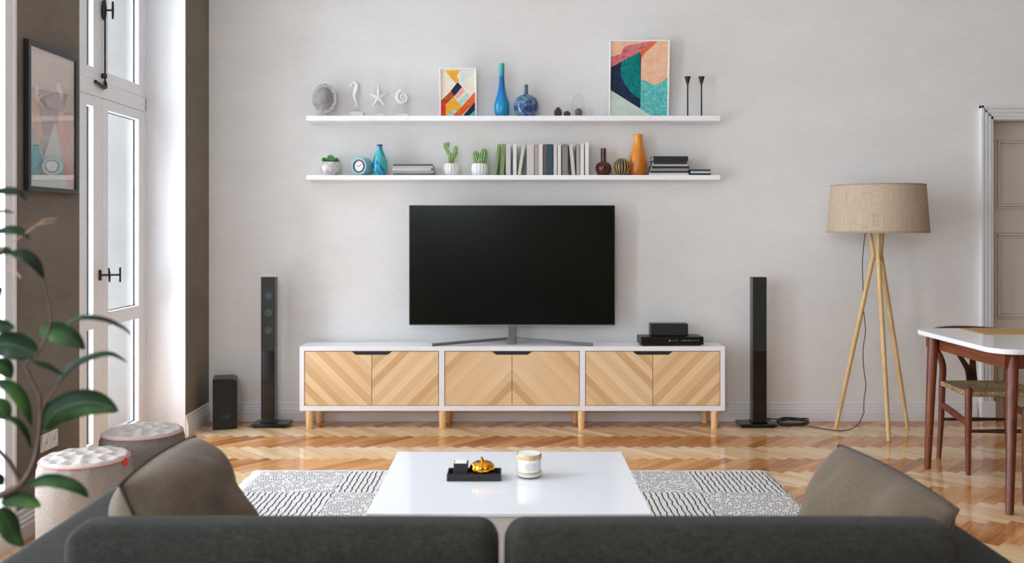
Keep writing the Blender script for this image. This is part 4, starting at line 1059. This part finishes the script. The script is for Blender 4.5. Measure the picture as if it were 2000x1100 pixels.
def wishbone(name, label, x, y, rot, lo):
    t = thing(name, label, 'chair', (x, y, 0), 'wishbone dining chairs', rotz=rot)
    fx, fyy, bx, by = .212, -.18, .202, .18
    sz = .445
    for s in (-1, 1):                                     # front legs
        b = bm_new(); tube(b, [(s*fx, fyy, 0), (s*fx, fyy, .2), (s*(fx-.002), fyy, sz-.03), (s*(fx-.004), fyy, sz+.022), (s*(fx-.004), fyy, sz+.028)], [.0125, .0165, .0185, .0175, .012], 14); obj('leg', b, M['walnut'], t, world=False, smooth=True)
    for s in (-1, 1):                                     # rear legs sweep up to the hoop
        b = bm_new(); pts = catmull([(s*bx, by, 0), (s*(bx-.012), by-.004, .22), (s*(bx-.016), by-.008, sz-.02), (s*(bx-.014), by-.02, .53), (s*(bx+.010), by-.03, .60), (s*(bx+.046), by-.02, .66), (s*(bx+.058), by+.0, .712)], 4)
        n_ = len(pts); tube(b, pts, [.0125+.006*math.sin(PI*min(1, i/n_*1.15)) for i in range(n_)], 14); obj('leg', b, M['walnut'], t, world=False, smooth=True)
    b = bm_new(); cyy = by-.10; R = .268
    pts = [(-R+.01, cyy-.16, .712), (-R, cyy-.08, .714)]+[(R*math.cos(a), cyy+R*math.sin(a)*1.0, .716+.016*math.sin(a)) for a in [PI-PI*k/20 for k in range(21)]]+[(R, cyy-.08, .714), (R-.01, cyy-.16, .712)]
    q = bmesh.new(); tube(q, pts, [.010, .012]+[.0125+.004*math.sin(PI*k/20) for k in range(21)]+[.012, .010], 12); append(b, q)
    obj('hoop', b, M['walnut_dark'], t, world=False, smooth=True)
    b = bm_new()                                          # Y splat following the back
    yb_ = by+.012; yt_ = cyy+R*.985
    for s in (-1, 1):
        poly = [(0, sz-.03, 0), (0, .5, 0)]
        P = [Vector((0, yb_, sz-.02)), Vector((s*.006, yb_+.015, .495)), Vector((s*.026, yb_+.045, .545)), Vector((s*.048, yb_+.10, .62)), Vector((s*.068, yt_-.012, .722))]
        W_ = [.031, .025, .016, .014, .016]; rows = []
        for p, wv in zip(catmull(P, 5), [W_[min(4, int(k/5))]+(W_[min(4, int(k/5)+1)]-W_[min(4, int(k/5))])*((k % 5)/5) for k in range(21)]):
            rows.append([b.verts.new(p+Vector(v)) for v in ((-wv, 0, 0), (wv, 0, 0), (wv, .011, 0), (-wv, .011, 0))])
        for A_, B_ in zip(rows, rows[1:]):
            for i in range(4): b.faces.new((A_[i], A_[(i+1) % 4], B_[(i+1) % 4], B_[i]))
        b.faces.new(rows[0][::-1]); b.faces.new(rows[-1])
    obj('back_splat', b, M['walnut_dark'], t, world=False)
    b = bm_new()                                          # seat rails then woven cord seat
    tube(b, [(-fx, fyy, sz-.010), (fx, fyy, sz-.010)], .014, 12); tube(b, [(-bx+.012, by-.008, sz-.010), (bx-.012, by-.008, sz-.010)], .013, 12)
    for s in (-1, 1): tube(b, [(s*fx, fyy, sz-.012), (s*(bx-.014), by-.008, sz-.012)], .013, 12)
    obj('seat_rail', b, M['rush'], t, world=False, smooth=True)
    b = bm_new(); G = 26; V = {}
    for i in range(G+1):
        for j in range(G+1):
            u, v = i/G*2-1, j/G*2-1
            xw = (fx+.008) + ((bx-.004)-(fx+.008))*(v+1)/2
            yy = fyy-.008+(by+.0-fyy+.006)*(v+1)/2
            d_ = max(abs(u), abs(v)); z = sz+.006-.016*(1-d_**2)+.0018*math.cos(d_*60)
            V[i, j] = b.verts.new((u*xw, yy, z))
    top = [b.faces.new((V[i, j], V[i+1, j], V[i+1, j+1], V[i, j+1])) for i in range(G) for j in range(G)]
    r_ = bmesh.ops.extrude_face_region(b, geom=top); vs = [v for v in r_['geom'] if isinstance(v, bmesh.types.BMVert)]
    bmesh.ops.translate(b, verts=vs, vec=(0, 0, -.026))
    obj('seat', b, M['rush'], t, world=False, smooth=True)
    for s in (-1, 1):                                     # broad side stretchers
        b = bm_new(); A_ = Vector((s*fx, fyy, .275)); B_ = Vector((s*(bx-.012), by-.004, .315))
        rows = []
        for k, hh in ((0, .015), (.2, .018), (.5, .021), (.8, .018), (1, .015)):
            p = A_.lerp(B_, k); rows.append([b.verts.new(p+Vector(v)) for v in ((-.006, 0, -hh), (.006, 0, -hh), (.006, 0, hh), (-.006, 0, hh))])
        for P1, P2 in zip(rows, rows[1:]):
            for i in range(4): b.faces.new((P1[i], P1[(i+1) % 4], P2[(i+1) % 4], P2[i]))
        b.faces.new(rows[0][::-1]); b.faces.new(rows[-1])
        obj('stretcher', b, M['walnut'], t, world=False, bevel=.002)
    for (yy, zz, xx) in ((fyy, .235, fx), (by-.004, .225, bx-.010)):
        b = bm_new(); tube(b, [(-xx, yy, zz), (-xx*.5, yy, zz), (0, yy, zz), (xx*.5, yy, zz), (xx, yy, zz)], [.008, .010, .012, .010, .008], 12); obj('stretcher', b, M['walnut_dark'], t, world=False, smooth=True)
    return t
q = NT('rush_cord'); o_ = q.coord(); s_ = q.add('ShaderNodeSeparateXYZ'); q.l.new(o_, s_.inputs[0])
f_ = q.noise(o_, 60, 3); mx_ = q.math('MAXIMUM', q.math('ABSOLUTE', s_.outputs[0]), q.math('ABSOLUTE', s_.outputs[1]))
w_ = q.math('SINE', q.math('MULTIPLY', mx_, 1200.0)); f2 = q.math('ADD', f_, q.math('MULTIPLY', w_, .08))
M['rush'] = q.set(q.ramp(f2, [(.3, (116, 92, 60)), (.55, (164, 138, 98)), (.75, (196, 172, 132))]), .9); q.bump(w_, .5, .002)
wishbone('dining_chair', 'walnut wishbone chair with a woven seat on the far side of the dining table', 2.672, 5.095, 0, 0)
wishbone('dining_chair', 'walnut wishbone chair on the near side of the table, cut by the right frame edge', 2.680, 4.20, PI, 0)

# ================================================================ RUG, COFFEE TABLE
b = bm_new(); rx0, rx1, ry1, ry0 = -1.405, 1.385, 4.974, 2.90
GXn, GYn = 110, 84; V = {}; rnd = random.Random(8)
for i in range(GXn+1):
    for j in range(GYn+1):
        x = rx0+(rx1-rx0)*i/GXn; y = ry1+(ry0-ry1)*j/GYn; e = (i in (0, GXn)) or (j in (0, GYn))
        if e: x += rnd.uniform(-.006, .006); y += rnd.uniform(-.004, .004)
        V[i, j] = b.verts.new((x, y, .006 if e else .016+rnd.uniform(-.0015, .0015)))
f_ = [b.faces.new((V[i, j], V[i, j+1], V[i+1, j+1], V[i+1, j])) for i in range(GXn) for j in range(GYn)]
r_ = bmesh.ops.extrude_face_region(b, geom=f_)
for v in [v for v in r_['geom'] if isinstance(v, bmesh.types.BMVert)]: v.co.z = .0008
single('rug', b, M['rug'], 'cream woven rug with black stripes and dashes under the coffee table', 'rug', (rx0, ry1, 0), smooth=True, ang=50)

CX0, CX1, CY0, CY1, CT = -.476, .455, 2.972, 3.792, .40
t = thing('coffee_table', 'low glossy white coffee table on the patterned rug', 'table', ((CX0+CX1)/2, 3.38, .016))
b = bm_new(); bbox(b, CX0, CX1, CY0, CY1, CT-.012, CT, .002); obj('table_top', b, plain('high_gloss_white', (233, 233, 235), .07, spec=.4, var=.003), t)
b = bm_new(); bbox(b, CX0+.006, CX1-.006, CY0+.006, CY1-.006, .10, CT-.0122, .003); obj('body', b, plain('shaded_white_body', (206, 198, 190), .35, var=.01), t)  # white body tinted taupe, its shade put into the colour
for (x, y) in ((CX0+.10, CY0+.10), (CX1-.10, CY0+.10), (CX0+.10, CY1-.10), (CX1-.10, CY1-.10)):
    b = bm_new(); bbox(b, x-.03, x+.03, y-.03, y+.03, .018, .101, .003); obj('leg', b, M['white_lacquer'], t)
# tray
ty0, ty1 = 3.345, 3.440; tx0, tx1 = X_(872.5, 3.345), X_(978.5, 3.345)
b = bm_new(); bbox(b, tx0+.002, tx1-.002, ty0+.002, ty1-.002, CT+.0005, CT+.010, .001, 1)
for q in ((tx0, tx1, ty0, ty0+.006), (tx0, tx1, ty1-.006, ty1), (tx0+.0004, tx0+.006, ty0+.0004, ty1-.0004), (tx1-.006, tx1-.0004, ty0+.0004, ty1-.0004)): bbox(b, *q, CT, CT+.026, .001, 1)
single('tray', b, M['black_matte'], 'small black rectangular tray on the coffee table', 'tray', ((tx0+tx1)/2, (ty0+ty1)/2, CT))
b = bm_new(); x0, x1 = X_(886, 3.365), X_(913.5, 3.365); zt_ = CT+.0105
bbox(b, x0, x1, 3.362, 3.418, zt_, zt_+.050, .0015); 
tb = single('cube_candle_holder', b, M['black_matte'], 'small black cube with a white top standing in the tray', 'candle holder', ((x0+x1)/2, 3.39, zt_))
b = bm_new(); bbox(b, x0+.004, x1-.004, 3.366, 3.414, zt_+.0495, zt_+.0525, .001, 1); o = obj('top_inset', b, M['wax'], tb); o['label'] = 'white top inset'
# gold pumpkin
gx, gy = X_(942, 3.39), 3.392
t = thing('gold_pumpkin', 'shiny golden pumpkin ornament standing in the black tray', 'ornament', (gx, gy, zt_))
b = bm_new(); n_ = 72; rings = []
for j in range(17):
    ph = -PI/2+PI*j/16; r0 = math.cos(ph)**.75 if abs(math.cos(ph)) > 1e-6 else 0
    rg = []
    for i in range(n_):
        a = 2*PI*i/n_; rib = .90+.10*abs(math.sin(4.5*a))**.6
        z = .0275+.0265*math.sin(ph)-(.008 if j == 16 else .004 if j == 15 else 0)
        rg.append(b.verts.new((.0475*r0*rib*math.cos(a), .0430*r0*rib*math.sin(a), z+.0003)))
    rings.append(rg)
for A_, B_ in zip(rings, rings[1:]):
    for i in range(n_): b.faces.new((A_[i], A_[(i+1) % n_], B_[(i+1) % n_], B_[i]))
b.faces.new(rings[0][::-1]); b.faces.new(rings[-1])
obj('body', b, M['gold'], t, world=False, smooth=True, ang=180)
b = bm_new(); tube(b, catmull([(0, 0, .044), (.001, 0, .054), (-.001, 0, .062), (-.005, 0, .068)], 4), [.0065, .0035, .003, .0038], 10)
obj('stem', b, M['gold'], t, world=False, smooth=True)
# jar candle
jx, jy = X_(1033.5, 3.41), 3.412
t = thing('jar_candle', 'white candle in a glass jar with a pale label on the coffee table', 'candle', (jx, jy, CT))
R = .0455
b = bm_new(); lathe(b, [(R-.006, 0), (R, .004), (R, .098), (R-.0025, .098), (R-.0025, .006), (.0001, .006)], 40); obj('jar', b, M['clear_glass'], t, world=False, smooth=True)
b = bm_new(); lathe(b, [(R-.0027, .0065), (R-.0027, .088), (.0001, .086)], 40); tube(b, [(0, 0, .085), (.001, 0, .092)], .001, 5); obj('wax', b, M['wax'], t, world=False, smooth=True)
b = bm_new(); lathe(b, [(R+.0006, .070), (R+.0014, .071), (R+.0014, .084), (R+.0006, .085)], 80, cap=False, ribs=40, ribamp=.008); lathe(b, [(R+.0006, .019), (R+.0016, .0195), (R+.0016, .0225), (R+.0006, .023)], 60, cap=False); obj('paper_band', b, M['tan_band'], t, world=False, smooth=True)
def arc_panel(b, r, a0, a1, z0, z1, th=.0005, n=20):
    ang = [math.radians(a0+(a1-a0)*k/n) for k in range(n+1)]
    rows = [[b.verts.new((rr*math.cos(a), rr*math.sin(a), z)) for rr, z in ((r, z0), (r+th, z0), (r+th, z1), (r, z1))] for a in ang]
    for A_, B_ in zip(rows, rows[1:]):
        for i in range(4): b.faces.new((A_[i], A_[(i+1) % 4], B_[(i+1) % 4], B_[i]))
    b.faces.new(rows[0][::-1]); b.faces.new(rows[-1])
b = bm_new(); arc_panel(b, R+.0004, 228, 322, .026, .070); lb = obj('paper_label', b, plain('candle_label', (226, 224, 222), .6, var=.05, scale=60), t, world=False, smooth=True)
b = bm_new(); rnd = random.Random(2)
for z in (.058, .053, .047, .042, .036):
    a = 246+rnd.uniform(0, 5)
    while a < 302:
        l = rnd.uniform(1.5, 4); arc_panel(b, R+.0010, a, a+l, z, z+.0016, .0002, 3); a += l+rnd.uniform(.8, 1.8)
obj('label_print', b, plain('label_ink', (150, 152, 158), .7), lb, world=False)

# ================================================================ SOFA
def softbox(b, x0, x1, y0, y1, z0, z1, r, bulge=.0, seg=5, cuts=10):
    q = bmesh.new(); box(q, x0, x1, y0, y1, z0, z1)
    bmesh.ops.bevel(q, geom=q.edges[:], offset=r, segments=seg, affect='EDGES', profile=.5)
    bmesh.ops.subdivide_edges(q, edges=[e for e in q.edges if e.calc_length() > .15], cuts=cuts, use_grid_fill=True)
    cx, cy, cz = (x0+x1)/2, (y0+y1)/2, (z0+z1)/2; hx, hy, hz = (x1-x0)/2, (y1-y0)/2, (z1-z0)/2
    for v in q.verts:
        u, w2, s = (v.co.x-cx)/hx, (v.co.y-cy)/hy, (v.co.z-cz)/hz
        v.co.y += bulge*math.copysign(1, w2)*abs(w2)*(1-u*u)*(1-s*s); v.co.z += bulge*.2*math.copysign(1, s)*abs(s)*(1-u**4)*(1-w2*w2)
    append(b, q)
t = thing('sofa', 'charcoal felt sofa seen from behind in the foreground', 'sofa', (0, 2.0, 0))
b = bm_new(); softbox(b, -1.10, 1.09, 1.42, 2.50, .07, .27, .03); obj('base', b, M['sofa'], t, smooth=True, ang=60)
b = bm_new(); softbox(b, -.85, .85, 1.42, 1.60, .27, .69, .05); obj('back_frame', b, M['sofa'], t, smooth=True, ang=60)
for (xa, xb, ye) in ((-1.118, -.800, 2.56), (.805, 1.094, 2.46)):
    b = bm_new(); softbox(b, xa, xb, 1.42, ye, .25, .62, .045); a_ = obj('armrest', b, M['sofa'], t, smooth=True, ang=60)
for (xa, xb) in ((-.795, -.022), (-.014, .80)):
    b = bm_new(); softbox(b, xa, xb, 1.75, 2.54, .27, .43, .05, .01); obj('seat_cushion', b, M['sofa'], t, smooth=True, ang=60)
for (xa, xb) in ((-.800, -.024), (-.014, .802)):
    b = bm_new(); softbox(b, xa, xb, 1.600, 1.715, .42, .797, .038, .016, 6); bc = obj('back_cushion', b, M['sofa'], t, smooth=True, ang=80)
for (x, y) in ((-1.03, 1.5), (1.02, 1.5), (-1.03, 2.42), (1.02, 2.38)):
    b = bm_new(); lathe(b, [(.02, 0), (.026, .071)], 14, (x, y, 0)); obj('leg', b, M['black_matte'], t, smooth=True)

def pillow(label, loc, rot, wd=.46, ht=.44, th=.15, seed=1):
    t = thing('throw_pillow', label, 'pillow', loc, 'taupe velvet throw pillows'); t.rotation_euler = rot
    b = bm_new(); G = 36; rnd = random.Random(seed); V = {}
    from mathutils import noise as mn
    def pt(u, v, s):
        pin = .055*(1-(1-u*u)**1.0) ; pv = .055*(1-(1-v*v)**1.0)
        x = u*wd/2*(1-.05*(1-v*v)*u*u); z = v*ht/2*(1+.05*(1-u*u)*v*v)
        k = max(0, 1-abs(u)**3.2)**.6*max(0, 1-abs(v)**3.2)**.6
        fold = mn.noise(Vector((u*1.8+seed, v*1.8, s)))*.034+mn.noise(Vector((u*4+seed, v*3, s*3)))*.008
        return Vector((x, s*(th/2*k+fold*k), z))
    for s in (-1, 1):
        for i in range(G+1):
            for j in range(G+1):
                u, v = i/G*2-1, j/G*2-1
                if s == 1 and (i in (0, G) or j in (0, G)): V[s, i, j] = V[-1, i, j]
                else: V[s, i, j] = b.verts.new(pt(u, v, s))
        for i in range(G):
            for j in range(G):
                b.faces.new((V[s, i, j], V[s, i+1, j], V[s, i+1, j+1], V[s, i, j+1]))
    bmesh.ops.recalc_face_normals(b, faces=b.faces)
    p = obj('cover', b, M['cushion'], t, world=False, smooth=True, ang=180)
    edge = [pt(-1+2*k/20, -1, 1) for k in range(20)]+[pt(1, -1+2*k/20, 1) for k in range(20)]+[pt(1-2*k/20, 1, 1) for k in range(20)]+[pt(-1, 1-2*k/20, 1) for k in range(20)]
    b = bm_new(); tube(b, edge, .0032, 6, closed=True); obj('piping', b, M['seam'], t, world=False, smooth=True)
    return t
pillow('taupe velvet pillow at the left arm of the sofa', (-.705, 2.03, .628), (math.radians(-22), 0, math.radians(90)), .43, .41, .23, seed=2)
pillow('taupe velvet pillow at the right arm of the sofa', (.768, 2.05, .592), (math.radians(-26), math.radians(5), math.radians(-76)), .415, .41, .20, seed=5)

# ================================================================ POUFS
def pouf(label, x, y, r, h, side, topm, seed, tabd=None):
    t = thing('pouf', label, 'pouf', (x, y, 0), 'round tufted poufs')
    b = bm_new(); n_ = 96; rnd = random.Random(seed)
    prf = [(.93, 0), (.985, .02), (1.0, .08), (1.01, .2), (1.0, h-.09), (.975, h-.050), (.935, h-.028)]
    rings = []
    for j, (rr, z) in enumerate(prf):
        wr = .012 if j >= 5 else .008 if j == 4 else .001
        rings.append([b.verts.new((r*(rr+wr*math.sin(46*2*PI*i/n_*1.0)+wr*.8*math.sin(17*2*PI*i/n_+seed))*math.cos(2*PI*i/n_), r*(rr+wr*math.sin(46*2*PI*i/n_)+wr*.8*math.sin(17*2*PI*i/n_+seed))*math.sin(2*PI*i/n_), z)) for i in range(n_)])
    for A_, B_ in zip(rings, rings[1:]):
        for i in range(n_): b.faces.new((A_[i], A_[(i+1) % n_], B_[(i+1) % n_], B_[i]))
    b.faces.new(rings[0][::-1]); b.faces.new(rings[-1])
    obj('side', b, side, t, world=False, smooth=True, ang=70)
    # tufted top
    pts = [(0, 0)]+[(.42*math.cos(k*PI/3+.3), .42*math.sin(k*PI/3+.3)) for k in range(6)]+[(.76*math.cos(k*PI/6+.05), .76*math.sin(k*PI/6+.05)) for k in range(12)]
    b = bm_new(); NR, NA = 30, 96; V = {}
    def hgt(u, v):
        d = min(math.hypot(u-p, v-q) for p, q in pts); rr = math.hypot(u, v)
        return .024*min(1, d/.26)**.7*(max(0, 1-rr**6))**.5+.004*(1-rr*rr)
    V[0] = b.verts.new((0, 0, h-.026+hgt(0, 0)))
    for i in range(1, NR+1):
        for k in range(NA):
            a = 2*PI*k/NA; rr = i/NR; V[i, k] = b.verts.new((r*.94*rr*math.cos(a), r*.94*rr*math.sin(a), h-.026+hgt(rr*math.cos(a), rr*math.sin(a))))
    for k in range(NA):
        b.faces.new((V[0], V[1, k], V[1, (k+1) % NA]))
        for i in range(1, NR): b.faces.new((V[i, k], V[i+1, k], V[i+1, (k+1) % NA], V[i, (k+1) % NA]))
    obj('tufted_top', b, topm, t, world=False, smooth=True, ang=180)
    b = bm_new(); tube(b, [(r*.948*math.cos(2*PI*k/64), r*.948*math.sin(2*PI*k/64), h-.026) for k in range(64)], .0034, 8, closed=True); obj('piping', b, M['pink'], t, world=False, smooth=True)
    if tabd is not None:
        b = bm_new(); q = bmesh.new(); bbox(q, -.003, .004, -.010, .010, -.032, 0, .001, 1); append(b, q, Matrix.Rotation(tabd, 4, 'Z') @ Matrix.Translation((r*.968, 0, h-.018)) @ Matrix.Rotation(-.2, 4, 'Y')); obj('tab', b, M['red'], t, world=False)
    return t
pouf('nearer pale beige tufted pouf with a red tab, beside the sofa arm', -1.752, 3.74, .181, .412, M['pouf_light'], M['pouf_top'], 1, math.radians(-8))
pouf('farther taupe tufted pouf by the tall window', -1.712, 4.225, .186, .412, M['pouf_dark'], M['pouf_top2'], 3)

# ================================================================ LEFT WALL: PICTURE, SOCKET
fy0, fy1 = 3.903, 4.349
sp = [(paint('wash_mint', (172, 192, 184), (200, 212, 202), 12), [(0, .46), (1, .48), (1, 1), (0, 1)]), (paint('wash_taupe', (160, 132, 132), (206, 174, 160), 14), [(.1, .30), (.86, .27), (.40, .85), (.02, .5)]),
    (paint('wash_pink', (240, 160, 150), (246, 188, 174), 14), [(.66, .42), (1, .40), (1, 1), (.86, 1), (.55, .58)]), (paint('wash_pale', (210, 220, 208), (230, 232, 220), 14), [(.56, .5), (.86, 1), (0, 1), (.26, .85)]),
    (paint('wash_coral', (238, 168, 124), (242, 204, 176), 14), [(0, .28), (.16, .30), (.28, .60), (.2, .72), (0, .52)])]
for k in range(1, 1): pass
pt_ = picture('framed_picture', 'tall black framed pastel picture on the taupe left wall', 0, fy1-fy0, .652, 0, 0, 0, sp, paint('wash_peach', (238, 206, 186), (246, 226, 208), 9), 0, plain('black_frame', (34, 38, 38), .35), t_=.024, fw=.022)
pt_.location = (WX+.0245, (fy0+fy1)/2, 1.491); pt_.rotation_euler = (0, 0, PI/2)
b = bm_new(); box(b, -(fy1-fy0)/2+.02, (fy1-fy0)/2-.02, .0045, .0065, .02, .632); obj('glazing', b, M['pic_glass'], pt_, world=False)
t = thing('wall_socket', 'white double power socket low on the taupe left wall', 'socket', (WX, 4.115, Z_(862, 4.115)-.035))
b = bm_new(); bbox(b, 0, .009, -.074, .074, -.001, .076, .003); obj('plate', b, M['socket'], t, world=False)
for s in (-1, 1):
    b = bm_new(); q = bmesh.new(); lathe(q, [(.027, 0), (.027, .0035), (.0225, .0035), (.020, -.0), (.0001, 0)], 28); append(b, q, Matrix.Translation((.0088, s*.0355, .0375)) @ Matrix.Rotation(PI/2, 4, 'Y')); 
    oo = obj('outlet', b, M['socket'], t, world=False, smooth=True, ang=30)
    b = bm_new()
    for e in (-.0085, .0085): bbox(b, .0088, .0094, s*.0355+e-.0028, s*.0355+e+.0028, .0347, .0403, .0002, 1)
    obj('pin_hole', b, M['black_matte'], oo, world=False)

# ================================================================ FOREGROUND PLANT
PY = 1.36
t = thing('potted_plant', 'leafy green plant reaching in from the left edge in the foreground', 'plant', (-1.10, 1.12, 0))
b = bm_new(); lathe(b, [(.14, 0), (.15, .01), (.19, .34), (.195, .36), (.180, .36), (.175, .33)], 40); obj('pot', b, M['white_ceramic'], t, world=False, smooth=True)
b = bm_new(); lathe(b, [(.176, .325), (.1, .335), (.0001, .34)], 24); obj('soil', b, M['soil'], t, world=False)
def sp_(pts, Y=PY): return [at(p, q, Y+(d[0] if d else 0)) for p, q, *d in pts]
b = bm_new()
tube(b, catmull([Vector((-1.10, 1.12, .33)), Vector((-1.04, 1.2, .62)), Vector((-.93, 1.30, .84))]+sp_([(-60, 992), (0, 968), (42, 945), (68, 900), (79, 830), (78, 768)]), 8), [.0085, .0022], 10)
tube(b, catmull(sp_([(78, 775), (62, 740), (48, 712), (30, 700)]), 6), [.0022, .0014], 8)
tube(b, catmull(sp_([(79, 815), (92, 782), (108, 762), (118, 742)]), 6), [.0020, .0012], 8)
tube(b, catmull(sp_([(48, 712), (70, 695), (84, 672), (96, 645), (99, 612), (92, 578), (84, 548), (78, 535)]), 6), [.0020, .0012], 8)
tube(b, catmull(sp_([(42, 945), (20, 905), (-10, 870), (-40, 820), (-60, 700), (-50, 560), (-60, 400)]), 6), [.0034, .0022], 8)
for (p, q) in (((-50, 560), (0, 492)), ((-52, 480), (-5, 452)), ((-60, 400), (-5, 375)), ((-58, 680), (-6, 650)), ((-58, 760), (-5, 702)), ((-45, 810), (8, 748)), ((-56, 440), (-6, 415))):
    tube(b, catmull(sp_([p, ((p[0]+q[0])/2, (p[1]+q[1])/2+6), q]), 5), [.0017, .001], 6)
obj('stem', b, M['stem'], t, smooth=True)
b = bm_new()
tube(b, catmull(sp_([(-20, 500), (20, 476), (50, 456), (72, 440), (104, 434)]), 6), [.0010, .0004], 5)
tube(b, catmull(sp_([(72, 440), (90, 428), (112, 428)]), 6), [.0007, .0003], 5)
tube(b, catmull(sp_([(-20, 533), (8, 530), (26, 528), (41, 543)]), 6), [.0012, .0010], 5)
obj('dry_twig', b, M['twig'], t, smooth=True)
def leaf(b, uvl, pts, wpx, roll, Y=PY, cup=.25):
    """pts: centre line (px, py[, dy]); wpx: full width; roll: 0 = blade faces the camera, 90 = edge on"""
    c = catmull(sp_(pts, Y), 7); n = len(c); W = wpx*.86*Y/F/2; rows = []
    for i, p in enumerate(c):
        s = i/(n-1); a = c[max(0, i-1)]; d = c[min(n-1, i+1)]; tg = (d-a).normalized()
        view = Vector((p.x, p.y, p.z-H)).normalized(); side = tg.cross(view)
        side = side.normalized() if side.length > .05 else Vector((0, 0, 1)); nr = side.cross(tg).normalized()
        r = math.radians(roll); sd = side*math.cos(r)+nr*math.sin(r); up = nr*math.cos(r)-side*math.sin(r)
        ww = W*(math.sin(PI*min(1, .03+.97*s)**.80)**.75 if s < 1 else 0)*(1.0)+.0004
        rows.append([p+sd*ww*k+up*(cup*ww*abs(k)**1.5) for k in (-1, -.6, -.2, 0, .2, .6, 1)])
    vr = [[b.verts.new(v) for v in r] for r in rows]; vb = [[b.verts.new(v+Vector((0, .0008, -.0004))) for v in r] for r in rows]
    for (VV, flip) in ((vr, 0), (vb, 1)):
        for i in range(n-1):
            for k in range(6):
                q = (VV[i][k], VV[i][k+1], VV[i+1][k+1], VV[i+1][k]); f = b.faces.new(q[::-1] if flip else q)
                uvs = [(i/n, k/6), (i/n, (k+1)/6), ((i+1)/n, (k+1)/6), ((i+1)/n, k/6)]
                for lp, uv in zip(f.loops, uvs[::-1] if flip else uvs): lp[uvl].uv = uv
    for i in range(n-1):
        for k in (0, 6): b.faces.new((vr[i][k], vr[i+1][k], vb[i+1][k], vb[i][k]))
leaves = [([(-12, 372), (15, 371), (38, 375), (52, 392)], 22, 40), ([(-12, 414), (8, 411), (28, 415)], 14, 60), ([(-10, 452), (22, 447), (44, 453), (58, 467)], 22, 35),
    ([(-20, 494), (6, 488), (28, 496)], 26, 40), ([(22, 492), (50, 497), (72, 516), (86, 545)], 34, 35), ([(-28, 640), (0, 636), (29, 641)], 34, 20),
    ([(76, 650), (105, 646), (140, 660), (166, 682)], 48, 15), ([(128, 633), (160, 618), (205, 622), (240, 638), (259, 656)], 22, 62),
    ([(-22, 676), (15, 672), (50, 682), (76, 694)], 62, 10), ([(-18, 708), (8, 716), (22, 740)], 44, 25), ([(64, 706), (95, 715), (124, 733)], 18, 40),
    ([(110, 748), (138, 714), (180, 694), (218, 690), (250, 708)], 24, 55), ([(84, 838), (110, 804), (160, 786), (200, 790), (231, 804)], 62, 8),
    ([(-4, 744), (26, 758), (48, 790), (62, 832)], 34, 25), ([(6, 812), (34, 822), (52, 846), (61, 876)], 18, 40), ([(-26, 788), (0, 798), (18, 820)], 50, 15),
    ([(54, 948), (90, 936), (130, 942), (158, 956), (173, 972)], 34, 30), ([(2, 982), (30, 974), (58, 980), (80, 990)], 36, 10), ([(0, 992), (14, 1018), (26, 1046), (46, 1068)], 44, 10),
    ([(-16, 930), (-2, 936), (6, 948)], 26, 20), ([(0, 560), (-20, 590), (-30, 620)], 30, 20), ([(4, 1034), (14, 1050), (22, 1076)], 30, 10)]
b = bm_new(); uvl = b.loops.layers.uv.new('UVMap')
for pts, wpx, roll in leaves[:-1]: leaf(b, uvl, pts, wpx, roll)
obj('leaves', b, M['leaf'], t, smooth=True, ang=180)
